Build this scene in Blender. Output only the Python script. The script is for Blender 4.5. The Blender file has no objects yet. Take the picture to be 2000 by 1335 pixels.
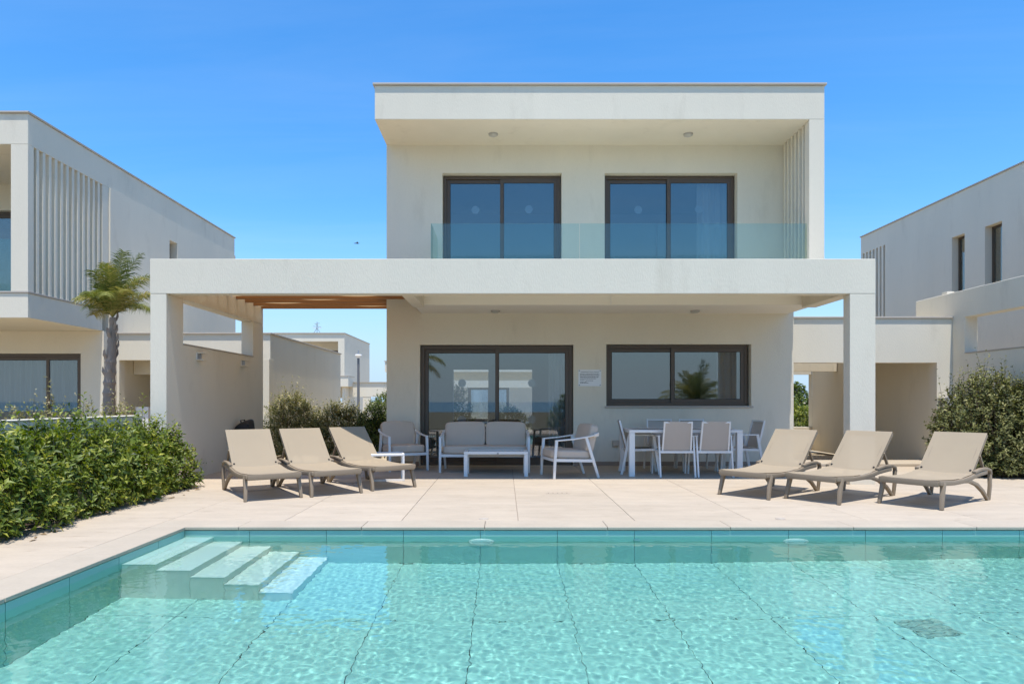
import bpy, bmesh, math, random
import numpy as np
from mathutils import Vector, Matrix, Quaternion

sc = bpy.context.scene
col = sc.collection
R = math.radians
random.seed(7)

# ------------------------------------------------------------------ camera
cam = bpy.data.cameras.new('camera')
cam.lens = 24.0
cam.sensor_width = 36.0
cam.shift_x = 0.0075
cam.shift_y = 0.05825
cam.clip_end = 9000.0
cam_o = bpy.data.objects.new('camera', cam)
cam_o.location = (0, 0, 1.2)
cam_o.rotation_euler = (R(90), 0, 0)
col.objects.link(cam_o)
sc.camera = cam_o

# ------------------------------------------------------------------ sky and sun
SUN = Vector((0.034, -0.26, 1.0)).normalized()
world = bpy.data.worlds.new('World')
sc.world = world
world.use_nodes = True
wt = world.node_tree
sky = wt.nodes.new('ShaderNodeTexSky')
sky.sky_type = 'NISHITA'
sky.sun_disc = False
sky.sun_elevation = math.asin(SUN.z)
sky.sun_rotation = math.atan2(SUN.x, SUN.y)
sky.altitude = 0
sky.air_density = 1.3
sky.dust_density = 0.3
sky.ozone_density = 10.0
hsv = wt.nodes.new('ShaderNodeHueSaturation')
hsv.inputs['Saturation'].default_value = 1.2
wt.links.new(sky.outputs[0], hsv.inputs['Color'])
# thin high cloud, spread over the whole sky
wtc = wt.nodes.new('ShaderNodeTexCoord')
wsep = wt.nodes.new('ShaderNodeSeparateXYZ')
wt.links.new(wtc.outputs['Generated'], wsep.inputs[0])
wz = wt.nodes.new('ShaderNodeMath')
wz.operation = 'MAXIMUM'
wz.inputs[1].default_value = 0.06
wt.links.new(wsep.outputs['Z'], wz.inputs[0])
wcm = wt.nodes.new('ShaderNodeCombineXYZ')
for k, ax in enumerate('XY'):
    dv = wt.nodes.new('ShaderNodeMath')
    dv.operation = 'DIVIDE'
    wt.links.new(wsep.outputs[ax], dv.inputs[0])
    wt.links.new(wz.outputs[0], dv.inputs[1])
    wt.links.new(dv.outputs[0], wcm.inputs[k])
wmp = wt.nodes.new('ShaderNodeMapping')
wmp.inputs['Rotation'].default_value = (0, 0, 0.9)
wmp.inputs['Scale'].default_value = (0.35, 1.5, 1)
wt.links.new(wcm.outputs[0], wmp.inputs[0])
wno = wt.nodes.new('ShaderNodeTexNoise')
wno.inputs['Scale'].default_value = 0.9
wno.inputs['Detail'].default_value = 9
wno.inputs['Roughness'].default_value = 0.62
wno.inputs['Distortion'].default_value = 0.7
wt.links.new(wmp.outputs[0], wno.inputs['Vector'])
wmr = wt.nodes.new('ShaderNodeMapRange')
wmr.inputs['From Min'].default_value = 0.44
wmr.inputs['From Max'].default_value = 0.80
wmr.inputs['To Max'].default_value = 0.05
wt.links.new(wno.outputs[0], wmr.inputs[0])
wmx = wt.nodes.new('ShaderNodeMixRGB')
wmx.inputs[2].default_value = (5.2, 5.6, 6.0, 1)
wt.links.new(wmr.outputs[0], wmx.inputs[0])
wt.links.new(hsv.outputs[0], wmx.inputs[1])
# pale sea haze low over the whole horizon
whz = wt.nodes.new('ShaderNodeMapRange')
whz.interpolation_type = 'SMOOTHSTEP'
whz.inputs['From Min'].default_value = -0.02
whz.inputs['From Max'].default_value = 0.26
whz.inputs['To Min'].default_value = 0.95
whz.inputs['To Max'].default_value = 0.0
wt.links.new(wsep.outputs['Z'], whz.inputs[0])
wm2 = wt.nodes.new('ShaderNodeMixRGB')
wm2.inputs[2].default_value = (2.3, 3.3, 4.5, 1)
wt.links.new(whz.outputs[0], wm2.inputs[0])
wt.links.new(wmx.outputs[0], wm2.inputs[1])
wt.links.new(wm2.outputs[0], wt.nodes['Background'].inputs[0])
wt.nodes['Background'].inputs[1].default_value = 0.15

sun_l = bpy.data.lights.new('sun', 'SUN')
sun_l.energy = 3.95
sun_l.angle = R(0.5)
sun_l.color = (1.0, 0.965, 0.91)
sun_l.cycles.is_caustics_light = True
sun_o = bpy.data.objects.new('sun', sun_l)
sun_o.rotation_euler = (-SUN).to_track_quat('-Z', 'Y').to_euler()
sun_o.location = (0, -10, 30)
col.objects.link(sun_o)

sc.view_settings.view_transform = 'Standard'
sc.view_settings.look = 'None'
sc.view_settings.exposure = 0.6
sc.view_settings.gamma = 1.0
sc.cycles.use_denoising = True
sc.cycles.max_bounces = 10
sc.cycles.diffuse_bounces = 8
sc.cycles.transparent_max_bounces = 24
sc.cycles.sample_clamp_indirect = 10.0
sc.render.film_transparent = False

# ------------------------------------------------------------------ materials
MATS = {}


def nd(t, kind, **kw):
    n = t.nodes.new(kind)
    for k, v in kw.items():
        if k in n.inputs:
            n.inputs[k].default_value = v
        else:
            setattr(n, k, v)
    return n


def surf(name, c, rough=0.6, var=0.06, scale=1.5, fine=40.0, bump=0.05, metal=0.0, spec=0.5, objvar=0.0, stretch=None, stain=0.0, stain_col=(.3, .25, .2), sheen=0.0):
    """Principled surface with broad tone variation, fine grain and relief."""
    if name in MATS:
        return MATS[name]
    m = bpy.data.materials.new(name)
    m.use_nodes = True
    t = m.node_tree
    b = t.nodes['Principled BSDF']
    b.inputs['Roughness'].default_value = rough
    b.inputs['Metallic'].default_value = metal
    b.inputs['Specular IOR Level'].default_value = spec
    tc = nd(t, 'ShaderNodeTexCoord')
    mp = nd(t, 'ShaderNodeMapping')
    if stretch:
        mp.inputs['Scale'].default_value = stretch
    t.links.new(tc.outputs['Object'], mp.inputs[0])
    oi = nd(t, 'ShaderNodeObjectInfo')
    add = nd(t, 'ShaderNodeVectorMath', operation='MULTIPLY_ADD')
    comb = nd(t, 'ShaderNodeCombineXYZ')
    for k in range(3):
        t.links.new(oi.outputs['Random'], comb.inputs[k])
    add.inputs[1].default_value = (37, 53, 71)
    t.links.new(comb.outputs[0], add.inputs[0])
    t.links.new(mp.outputs[0], add.inputs[2])
    n1 = nd(t, 'ShaderNodeTexNoise', Scale=scale, Detail=6.0, Roughness=0.6)
    n2 = nd(t, 'ShaderNodeTexNoise', Scale=fine, Detail=4.0, Roughness=0.6)
    t.links.new(add.outputs[0], n1.inputs['Vector'])
    t.links.new(add.outputs[0], n2.inputs['Vector'])
    mix = nd(t, 'ShaderNodeMath', operation='MULTIPLY_ADD')
    t.links.new(n1.outputs[0], mix.inputs[0])
    mix.inputs[1].default_value = 2.0 * var
    mix.inputs[2].default_value = 1.0 - var
    m2 = nd(t, 'ShaderNodeMath', operation='MULTIPLY_ADD')
    t.links.new(n2.outputs[0], m2.inputs[0])
    m2.inputs[1].default_value = var
    t.links.new(mix.outputs[0], m2.inputs[2])
    m3 = nd(t, 'ShaderNodeMath', operation='MULTIPLY_ADD')
    t.links.new(oi.outputs['Random'], m3.inputs[0])
    m3.inputs[1].default_value = objvar
    t.links.new(m2.outputs[0], m3.inputs[2])
    hv = nd(t, 'ShaderNodeHueSaturation')
    hv.inputs['Color'].default_value = (*c, 1)
    t.links.new(m3.outputs[0], hv.inputs['Value'])
    last = hv.outputs[0]
    if stain:
        n3 = nd(t, 'ShaderNodeTexNoise', Scale=scale * 2.3, Detail=8.0, Roughness=0.7)
        t.links.new(add.outputs[0], n3.inputs['Vector'])
        mr = nd(t, 'ShaderNodeMapRange')
        mr.inputs['From Min'].default_value = 0.56
        mr.inputs['From Max'].default_value = 0.74
        mr.inputs['To Max'].default_value = stain
        t.links.new(n3.outputs[0], mr.inputs[0])
        mx = nd(t, 'ShaderNodeMixRGB')
        t.links.new(mr.outputs[0], mx.inputs[0])
        t.links.new(last, mx.inputs[1])
        mx.inputs[2].default_value = (*stain_col, 1)
        last = mx.outputs[0]
    t.links.new(last, b.inputs['Base Color'])
    if bump:
        bp = nd(t, 'ShaderNodeBump', Strength=min(1.0, bump * 4), Distance=0.01)
        ad = nd(t, 'ShaderNodeMath', operation='MULTIPLY_ADD')
        t.links.new(n1.outputs[0], ad.inputs[0])
        ad.inputs[1].default_value = 0.6
        t.links.new(n2.outputs[0], ad.inputs[2])
        t.links.new(ad.outputs[0], bp.inputs['Height'])
        t.links.new(bp.outputs[0], b.inputs['Normal'])
    MATS[name] = m
    return m


def leaf_mat(name, dark, mid, light, trans=0.3, rough=0.45):
    if name in MATS:
        return MATS[name]
    m = bpy.data.materials.new(name)
    m.use_nodes = True
    t = m.node_tree
    b = t.nodes['Principled BSDF']
    b.inputs['Roughness'].default_value = rough
    b.inputs['Specular IOR Level'].default_value = 0.45
    at = nd(t, 'ShaderNodeAttribute', attribute_name='var')
    cr = nd(t, 'ShaderNodeValToRGB')
    e = cr.color_ramp.elements
    e[0].position = 0.0
    e[0].color = (*dark, 1)
    e[1].position = 1.0
    e[1].color = (*light, 1)
    k = cr.color_ramp.elements.new(0.55)
    k.color = (*mid, 1)
    t.links.new(at.outputs['Fac'], cr.inputs[0])
    t.links.new(cr.outputs[0], b.inputs['Base Color'])
    tr = nd(t, 'ShaderNodeBsdfTranslucent')
    hv = nd(t, 'ShaderNodeHueSaturation')
    hv.inputs['Saturation'].default_value = 1.1
    hv.inputs['Value'].default_value = 1.2
    t.links.new(cr.outputs[0], hv.inputs['Color'])
    t.links.new(hv.outputs[0], tr.inputs[0])
    mx = nd(t, 'ShaderNodeMixShader')
    mx.inputs[0].default_value = trans
    t.links.new(b.outputs[0], mx.inputs[1])
    t.links.new(tr.outputs[0], mx.inputs[2])
    out = [n for n in t.nodes if n.type == 'OUTPUT_MATERIAL'][0]
    t.links.new(mx.outputs[0], out.inputs[0])
    MATS[name] = m
    return m


def glass_mat(name, refl, tint, edge=0.6):
    """Coated pane: partly mirrors, partly lets the room behind show."""
    if name in MATS:
        return MATS[name]
    m = bpy.data.materials.new(name)
    m.use_nodes = True
    t = m.node_tree
    t.nodes.remove(t.nodes['Principled BSDF'])
    out = [n for n in t.nodes if n.type == 'OUTPUT_MATERIAL'][0]
    gl = nd(t, 'ShaderNodeBsdfGlossy', Roughness=0.0)
    gl.inputs[0].default_value = (1.0, 0.95, 0.87, 1)
    tp = nd(t, 'ShaderNodeBsdfTransparent')
    tp.inputs[0].default_value = (*tint, 1)
    lw = nd(t, 'ShaderNodeLayerWeight', Blend=0.25)
    mr = nd(t, 'ShaderNodeMapRange')
    mr.inputs['To Min'].default_value = refl
    mr.inputs['To Max'].default_value = edge
    t.links.new(lw.outputs['Fresnel'], mr.inputs[0])
    mx = nd(t, 'ShaderNodeMixShader')
    t.links.new(mr.outputs[0], mx.inputs[0])
    t.links.new(tp.outputs[0], mx.inputs[1])
    t.links.new(gl.outputs[0], mx.inputs[2])
    t.links.new(mx.outputs[0], out.inputs[0])
    MATS[name] = m
    return m


def fabric_mat(name, c, through=0.2, translucent=0.0, weave=900.0):
    """Woven cloth that lets a share of the light through its mesh."""
    if name in MATS:
        return MATS[name]
    m = surf(name, c, rough=0.85, var=0.04, scale=3, fine=weave * .2, bump=0.02, spec=0.2)
    t = m.node_tree
    out = [n for n in t.nodes if n.type == 'OUTPUT_MATERIAL'][0]
    b = t.nodes['Principled BSDF']
    last = b.outputs[0]
    if translucent:
        tr = nd(t, 'ShaderNodeBsdfTranslucent')
        tr.inputs[0].default_value = (*c, 1)
        mx = nd(t, 'ShaderNodeMixShader')
        mx.inputs[0].default_value = translucent
        t.links.new(last, mx.inputs[1])
        t.links.new(tr.outputs[0], mx.inputs[2])
        last = mx.outputs[0]
    if through:
        tp = nd(t, 'ShaderNodeBsdfTransparent')
        mx = nd(t, 'ShaderNodeMixShader')
        mx.inputs[0].default_value = through
        t.links.new(last, mx.inputs[1])
        t.links.new(tp.outputs[0], mx.inputs[2])
        last = mx.outputs[0]
    t.links.new(last, out.inputs[0])
    return m


WHITE = surf('white_render', (.665, .602, .48), rough=.85, var=.085, scale=.9, fine=70, bump=.09, spec=.25, stain=.34, stain_col=(.46, .40, .30), stretch=(1, 1, .3))
LIFTED_CREAM = surf('shade_lifted_render', (.80, .745, .64), rough=.9, var=.02, scale=1, fine=80, bump=.02, spec=.2)  # house white made paler to lift the shade under the balcony
CAP = surf('cap_stone', (.42, .37, .31), rough=.7, var=.08, scale=4, fine=60, bump=.04)
DECK = surf('deck_stone', (.385, .318, .24), rough=.62, var=.24, scale=1.6, fine=26, bump=.03, objvar=.09, spec=.3, stretch=(1, 3, 1), stain=.5, stain_col=(.25, .18, .12))
COPE = surf('coping_stone', (.39, .328, .25), rough=.6, var=.18, scale=2, fine=30, bump=.02, objvar=.03, spec=.3, stain=.2, stain_col=(.35, .275, .21))
BED = surf('joint_sand', (.30, .24, .19), rough=.95, var=.1, scale=6, fine=60, bump=.05)
SOIL = surf('soil', (.16, .115, .08), rough=.95, var=.3, scale=5, fine=30, bump=.25)
GROUND = surf('dry_ground', (.36, .29, .19), rough=.95, var=.25, scale=.25, fine=6, bump=.2, stain=.5, stain_col=(.17, .19, .08))
TILE = surf('pool_tile', (.285, .485, .42), rough=.45, var=.05, scale=2.5, fine=40, bump=.015, objvar=.04)
STEPT = surf('pool_step_stone', (.60, .63, .56), rough=.5, var=.05, scale=2.5, fine=40, bump=.015)
GROUT = surf('pool_grout', (.13, .235, .22), rough=.9, var=.1, scale=8, bump=.02)
BRONZE = surf('bronze_aluminium', (.085, .058, .036), rough=.42, var=.04, scale=2, fine=120, bump=.0, spec=.5)
GASKET = surf('black_gasket', (.012, .012, .012), rough=.6, bump=0)
WMETAL = surf('white_powder_coat', (.74, .71, .66), rough=.42, var=.02, scale=4, fine=150, bump=.008)
CUSH = surf('grey_cushion', (.54, .44, .345), rough=.95, var=.06, scale=5, fine=260, bump=.05, spec=.15)
RESIN = surf('taupe_resin', (.25, .19, .125), rough=.5, var=.05, scale=4, fine=90, bump=.02)
SLING = fabric_mat('beige_sling', (.345, .275, .188), through=.07)
SLINGW = fabric_mat('greige_sling', (.47, .40, .335), through=.08)
WOOD = surf('pergola_wood', (.27, .125, .045), rough=.55, var=.22, scale=3, fine=30, bump=.06, stretch=(.6, 12, 12), objvar=.06)
SHADE = fabric_mat('shade_cloth', (.60, .40, .20), through=.02, translucent=.5)
GLASS = glass_mat('window_glass', .12, (.68, .73, .76), .75)
RAIL = glass_mat('balustrade_glass', .04, (.84, .92, .90), .45)
DOT = surf('frosted_dot', (.50, .52, .50), rough=.8, bump=0)
ROOM = surf('room_paint', (.55, .54, .52), rough=.9, bump=.0)
ROOMF = surf('room_floor', (.30, .25, .2), rough=.4, bump=.0)
CURT = surf('curtain', (.62, .60, .56), rough=.95, var=.05, scale=3, fine=120, bump=.03)
BARK = surf('palm_bark', (.27, .21, .165), rough=.95, var=.3, scale=6, fine=30, bump=.3, stretch=(3, 3, .8))
TWIG = surf('twig', (.12, .08, .05), rough=.9, bump=0)
BLACK = surf('black_plastic', (.012, .011, .011), rough=.55, var=.2, scale=10, fine=50, bump=.1)
STEEL = surf('grey_steel', (.35, .35, .35), rough=.45, metal=.6, bump=.0)
HEDGE = leaf_mat('laurel_leaf', (.03, .058, .008), (.16, .215, .024), (.47, .45, .07), .34, .5)
SILVER = leaf_mat('silver_leaf', (.07, .08, .022), (.30, .285, .10), (.66, .58, .34), .34, .6)
PALM = leaf_mat('palm_leaf', (.045, .065, .012), (.17, .20, .035), (.42, .34, .11), .3, .5)
GREEN = leaf_mat('tree_leaf', (.03, .055, .012), (.12, .17, .03), (.28, .32, .06), .32, .5)


# ------------------------------------------------------------------ builders
class MB:
    """Collects shapes in a bmesh and links them as ONE mesh object."""

    def __init__(s):
        s.bm = bmesh.new()

    def box(s, x0, x1, y0, y1, z0, z1, M=None):
        v = [s.bm.verts.new(Vector(p) if M is None else M @ Vector(p)) for p in
             ((x0, y0, z0), (x1, y0, z0), (x1, y1, z0), (x0, y1, z0), (x0, y0, z1), (x1, y0, z1), (x1, y1, z1), (x0, y1, z1))]
        for f in ((3, 2, 1, 0), (4, 5, 6, 7), (0, 1, 5, 4), (1, 2, 6, 5), (2, 3, 7, 6), (3, 0, 4, 7)):
            s.bm.faces.new([v[i] for i in f])
        return s

    def sweep(s, path, w, h=None, up=(1, 0, 0), n=4, closed=False, taper=None):
        """Section w (along 'side') by h swept along path; n=4 rectangle, else oval with n sides."""
        h = h or w
        P = [Vector(p) for p in path]
        rings = []
        side0 = Vector(up).normalized()
        for i, p in enumerate(P):
            if closed:
                d = (P[(i + 1) % len(P)] - P[i - 1]).normalized()
            elif i == 0:
                d = (P[1] - P[0]).normalized()
            elif i == len(P) - 1:
                d = (P[-1] - P[-2]).normalized()
            else:
                d = ((P[i + 1] - p).normalized() + (p - P[i - 1]).normalized()).normalized()
            side = (side0 - d * side0.dot(d))
            side = side.normalized() if side.length > 1e-4 else d.orthogonal().normalized()
            nor = d.cross(side).normalized()
            k = 1.0 if taper is None else taper[i]
            if n == 4:
                off = [(-.5, -.5), (.5, -.5), (.5, .5), (-.5, .5)]
            else:
                off = [(.5 * math.cos(2 * math.pi * a / n), .5 * math.sin(2 * math.pi * a / n)) for a in range(n)]
            rings.append([s.bm.verts.new(p + side * (a * w * k) + nor * (b * h * k)) for a, b in off])
        m = len(rings)
        for i in range(m if closed else m - 1):
            A, B = rings[i], rings[(i + 1) % m]
            for j in range(n):
                s.bm.faces.new((A[j], A[(j + 1) % n], B[(j + 1) % n], B[j]))
        if not closed:
            s.bm.faces.new(list(reversed(rings[0])))
            s.bm.faces.new(rings[-1])
        return s

    def cyl(s, p0, p1, r0, r1=None, n=16):
        r1 = r0 if r1 is None else r1
        d = (Vector(p1) - Vector(p0))
        q = d.to_track_quat('Z', 'Y')
        A = [s.bm.verts.new(Vector(p0) + q @ Vector((r0 * math.cos(2 * math.pi * i / n), r0 * math.sin(2 * math.pi * i / n), 0))) for i in range(n)]
        B = [s.bm.verts.new(Vector(p1) + q @ Vector((r1 * math.cos(2 * math.pi * i / n), r1 * math.sin(2 * math.pi * i / n), 0))) for i in range(n)]
        for i in range(n):
            s.bm.faces.new((A[i], A[(i + 1) % n], B[(i + 1) % n], B[i]))
        s.bm.faces.new(list(reversed(A)))
        s.bm.faces.new(B)
        return s

    def grid(s, us, vs, solid, place, t0, t1):
        """Slab with openings: cells us x vs, solid(i,j) tells which are there; place(u,v,t) -> point; t0 near face, t1 far face."""
        cache = {}

        def V(i, j, t):
            k = (i, j, t)
            if k not in cache:
                cache[k] = s.bm.verts.new(Vector(place(us[i], vs[j], t0 if t == 0 else t1)))
            return cache[k]
        nu, nv = len(us) - 1, len(vs) - 1
        S = lambda i, j: 0 <= i < nu and 0 <= j < nv and solid(i, j)
        for i in range(nu):
            for j in range(nv):
                if not S(i, j):
                    continue
                s.bm.faces.new((V(i, j, 0), V(i + 1, j, 0), V(i + 1, j + 1, 0), V(i, j + 1, 0)))
                s.bm.faces.new((V(i, j, 1), V(i, j + 1, 1), V(i + 1, j + 1, 1), V(i + 1, j, 1)))
                if not S(i - 1, j):
                    s.bm.faces.new((V(i, j, 0), V(i, j + 1, 0), V(i, j + 1, 1), V(i, j, 1)))
                if not S(i + 1, j):
                    s.bm.faces.new((V(i + 1, j, 0), V(i + 1, j, 1), V(i + 1, j + 1, 1), V(i + 1, j + 1, 0)))
                if not S(i, j - 1):
                    s.bm.faces.new((V(i, j, 0), V(i, j, 1), V(i + 1, j, 1), V(i + 1, j, 0)))
                if not S(i, j + 1):
                    s.bm.faces.new((V(i, j + 1, 0), V(i + 1, j + 1, 0), V(i + 1, j + 1, 1), V(i, j + 1, 1)))
        return s

    def wall_x(s, x0, x1, z0, z1, y0, y1, holes=()):
        """Wall facing the camera (runs along x), holes = (x0,x1,z0,z1)."""
        us = sorted({x0, x1, *[v for h in holes for v in h[:2]]})
        vs = sorted({z0, z1, *[v for h in holes for v in h[2:]]})
        solid = lambda i, j: not any(h[0] <= (us[i] + us[i + 1]) / 2 <= h[1] and h[2] <= (vs[j] + vs[j + 1]) / 2 <= h[3] for h in holes)
        return s.grid(us, vs, solid, lambda u, v, t: (u, t, v), y0, y1)

    def wall_y(s, y0, y1, z0, z1, x0, x1, holes=()):
        us = sorted({y0, y1, *[v for h in holes for v in h[:2]]})
        vs = sorted({z0, z1, *[v for h in holes for v in h[2:]]})
        solid = lambda i, j: not any(h[0] <= (us[i] + us[i + 1]) / 2 <= h[1] and h[2] <= (vs[j] + vs[j + 1]) / 2 <= h[3] for h in holes)
        return s.grid(us, vs, solid, lambda u, v, t: (t, u, v), x0, x1)

    def bevel(s, w, seg=2):
        bmesh.ops.recalc_face_normals(s.bm, faces=s.bm.faces[:])
        ed = [e for e in s.bm.edges if len(e.link_faces) == 2 and e.calc_face_angle(0) > .6]
        bmesh.ops.bevel(s.bm, geom=ed, offset=w, segments=seg, profile=.6, affect='EDGES', clamp_overlap=True)
        return s

    def build(s, name, m, parent=None, smooth=False, loc=None, ang=25):
        bmesh.ops.recalc_face_normals(s.bm, faces=s.bm.faces[:])
        me = bpy.data.meshes.new(name)
        s.bm.to_mesh(me)
        s.bm.free()
        me.materials.append(m)
        if smooth:
            me.polygons.foreach_set('use_smooth', [True] * len(me.polygons))
            try:
                me.set_sharp_from_angle(angle=R(ang))
            except Exception:
                pass
        o = bpy.data.objects.new(name, me)
        col.objects.link(o)
        o.parent = parent
        if loc is not None:
            o.location = loc
        return o


def tag(o, label=None, cat=None, group=None, kind=None):
    if label:
        o['label'] = label
    if cat:
        o['category'] = cat
    if group:
        o['group'] = group
    if kind:
        o['kind'] = kind
    return o


def thing(name, label, cat, loc=(0, 0, 0), rz=0.0, group=None):
    o = bpy.data.objects.new(name, None)
    o.empty_display_size = .1
    col.objects.link(o)
    o.location = loc
    o.rotation_euler = (0, 0, rz)
    return tag(o, label, cat, group)


def copy_tree(o, parent=None):
    c = o.copy()
    col.objects.link(c)
    c.parent = parent
    for ch in list(o.children):
        copy_tree(ch, c)
    return c


def box(name, m, parent, x0, x1, y0, y1, z0, z1, bev=0.0, seg=2):
    b = MB().box(x0, x1, y0, y1, z0, z1)
    if bev:
        b.bevel(bev, seg)
    return b.build(name, m, parent)


def place_mesh(name, me, parent, loc, rz=0.0):
    o = bpy.data.objects.new(name, me)
    col.objects.link(o)
    o.parent = parent
    o.location = loc
    o.rotation_euler = (0, 0, rz)
    return o


def raw_mesh(name, V, F, m, parent=None, var=None, smooth=False):
    """Fast mesh from numpy: V (n,3), F (k,4) or (k,3); var per face."""
    me = bpy.data.meshes.new(name)
    V = np.asarray(V, dtype=np.float32)
    F = np.asarray(F, dtype=np.int32)
    k = F.shape[1]
    me.vertices.add(len(V))
    me.vertices.foreach_set('co', V.ravel())
    me.loops.add(F.size)
    me.loops.foreach_set('vertex_index', F.ravel())
    me.polygons.add(len(F))
    me.polygons.foreach_set('loop_start', np.arange(0, F.size, k, dtype=np.int32))
    if smooth:
        me.polygons.foreach_set('use_smooth', np.ones(len(F), dtype=bool))
    if var is not None:
        a = me.attributes.new('var', 'FLOAT', 'FACE')
        a.data.foreach_set('value', np.asarray(var, dtype=np.float32))
    me.materials.append(m)
    me.update(calc_edges=True)
    me.validate()
    o = bpy.data.objects.new(name, me)
    col.objects.link(o)
    o.parent = parent
    return o


# ------------------------------------------------------------------ ground, sea
POOL_X0, POOL_X1, POOL_Y0, POOL_Y1 = -3.07, 7.6, 0.7, 6.56
POOL_ZB, WATER_Z = -1.13, -0.09

g = MB()
us = [-3000, POOL_X0 - .2, POOL_X1 + .2, 3000]
vs = [-62, POOL_Y0 - .2, POOL_Y1 + .2, 3000]
g.grid(us, vs, lambda i, j: not (i == 1 and j == 1), lambda u, v, t: (u, v, t), -.16, -.30)
tag(g.build('ground', GROUND), kind='structure')

m = surf('sea_water', (.012, .075, .14), rough=.25, var=.1, scale=.02, fine=.3, bump=.1)
tag(MB().box(-4000, 4000, -5000, -62.0, -3.2, -2.0).build('sea', m), kind='structure')

tag(MB().box(-300, 300, -61.9, -7.0, -.158, -.13).build('scrubland', surf('scrub', (.10, .085, .045), rough=.95, var=.4, scale=.6, fine=8, bump=.3)), kind='structure')
tag(MB().box(-4.5, 9.7, -3.2, POOL_Y0 - .33, -.13, -.002).build('near_paving', DECK), kind='structure')  # paving behind the camera, out of view, added to bounce light under the balcony

# ------------------------------------------------------------------ patio with its slabs
patio = tag(MB().box(-5.6, 9.75, 6.89, 12.78, -.14, -.012).build('patio', BED), kind='structure')
PX0, PIT = -3.40, 1.18


def slab_mesh(name, w, d, m, h=.03, bev=.0025):
    b = MB().box(0, w, 0, d, -h, 0).bevel(bev, 1)
    me_o = b.build(name, m)
    me = me_o.data
    bpy.data.objects.remove(me_o)
    return me


def jit(z=0.0):
    return z + random.uniform(-.0006, .0006)


GAP = .005
sm = slab_mesh('slab', PIT - GAP, PIT - GAP, DECK)
for i in range(-1, 11):
    for j in range(5):
        if i == -1 and j > 2:
            continue
        place_mesh('slab', sm, patio, (PX0 + i * PIT + GAP / 2, 6.89 + j * PIT + GAP / 2, jit()))
# paving under the pergola up to its side wall
sm2 = slab_mesh('slab', 1.48, PIT - GAP, DECK)
for j in range(3, 5):
    place_mesh('slab', sm2, patio, (-4.885, 6.89 + j * PIT + GAP / 2, jit()))
side = tag(MB().box(-4.52, -3.40, -1.5, 6.885, -.14, -.012).build('side_path', BED), kind='structure')
sm3 = slab_mesh('slab', 1.10, PIT - GAP, DECK)
for j in range(6):
    place_mesh('slab', sm3, side, (-4.505, 6.885 - (j + 1) * PIT, jit()))

# coping round the pool, a stone at a time
coping = tag(MB().grid([POOL_X0 - .32, POOL_X0 - .014, POOL_X1 + .014, POOL_X1 + .32], [POOL_Y0 - .32, POOL_Y0 - .014, POOL_Y1 + .014, POOL_Y1 + .32],
                       lambda i, j: not (i == 1 and j == 1), lambda u, v, t: (u, v, t), -.034, -.11).build('pool_kerb', BED), kind='structure')
cm = slab_mesh('coping_stone', PIT - .004, .33 + .012, COPE, h=.030, bev=.004)
x = POOL_X0 - .33 + .004
place_mesh('coping_stone', slab_mesh('coping_stone', .33 - .004 + .52, .342, COPE, .030, .004), coping, (POOL_X0 - .33 + .002, POOL_Y1 - .015, jit(.001)))
x = POOL_X0 + .52 + .002
while x < POOL_X1:
    place_mesh('coping_stone', cm, coping, (x, POOL_Y1 - .015, jit(.001)))
    x += PIT
cl = slab_mesh('coping_stone', .342, PIT - .004, COPE, h=.030, bev=.004)
y = POOL_Y1 - .018
while y - PIT > POOL_Y0 - .6:
    place_mesh('coping_stone', cl, coping, (POOL_X0 - .328, y - PIT, jit(.001)))
    y -= PIT

# ------------------------------------------------------------------ pool shell, tiles, steps, fittings
shell = MB()
T = .05
shell.box(POOL_X0 - .2, POOL_X1 + .2, POOL_Y0 - .2, POOL_Y1 + .2, POOL_ZB - .25, POOL_ZB - .012)
shell.box(POOL_X0 - .2, POOL_X0 - .012, POOL_Y0 - .2, POOL_Y1 + .2, POOL_ZB - .012, -.112)
shell.box(POOL_X1 + .012, POOL_X1 + .2, POOL_Y0 - .2, POOL_Y1 + .2, POOL_ZB - .012, -.112)
shell.box(POOL_X0 - .012, POOL_X1 + .012, POOL_Y1 + .012, POOL_Y1 + .2, POOL_ZB - .012, -.112)
shell.box(POOL_X0 - .012, POOL_X1 + .012, POOL_Y0 - .2, POOL_Y0 - .012, POOL_ZB - .012, -.112)
pool = tag(shell.build('swimming_pool', GROUT), kind='structure')
RECV = []
TP = .74
tx = [POOL_X0] + [-2.45 + TP * k for k in range(14) if -2.45 + TP * k < POOL_X1 - .1] + [POOL_X1]
ty = [POOL_Y1]
while ty[-1] - 1.48 > POOL_Y0 + .2:
    ty.append(ty[-1] - 1.48)
ty.append(POOL_Y0)
G2 = .0022
for a, b in zip(tx[:-1], tx[1:]):
    # back wall panel
    o = box('wall_tile', TILE, pool, a + G2, b - G2, POOL_Y1, POOL_Y1 + .012, POOL_ZB + .002, -.037)
    RECV.append(o)
    for c, d in zip(ty[:-1], ty[1:]):
        o = box('floor_tile', TILE, pool, a + G2, b - G2, d + .0025, c - .0025, POOL_ZB - .012, POOL_ZB)
        RECV.append(o)
ly = [POOL_Y1, 6.06] + [6.06 - .62 * k for k in range(1, 8)] + [POOL_Y0]
for a, b in zip(ly[:-1], ly[1:]):
    RECV.append(box('wall_tile', TILE, pool, POOL_X0 - .012, POOL_X0, b + .003, a - .003, POOL_ZB + .002, -.037))
for a, b in zip(ty[:-1], ty[1:]):
    RECV.append(box('wall_tile', TILE, pool, POOL_X1, POOL_X1 + .012, b + .004, a - .004, POOL_ZB + .002, -.037))
RECV.append(box('wall_tile', TILE, pool, POOL_X0, POOL_X1, POOL_Y0 - .012, POOL_Y0, POOL_ZB + .002, -.037))

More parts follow.
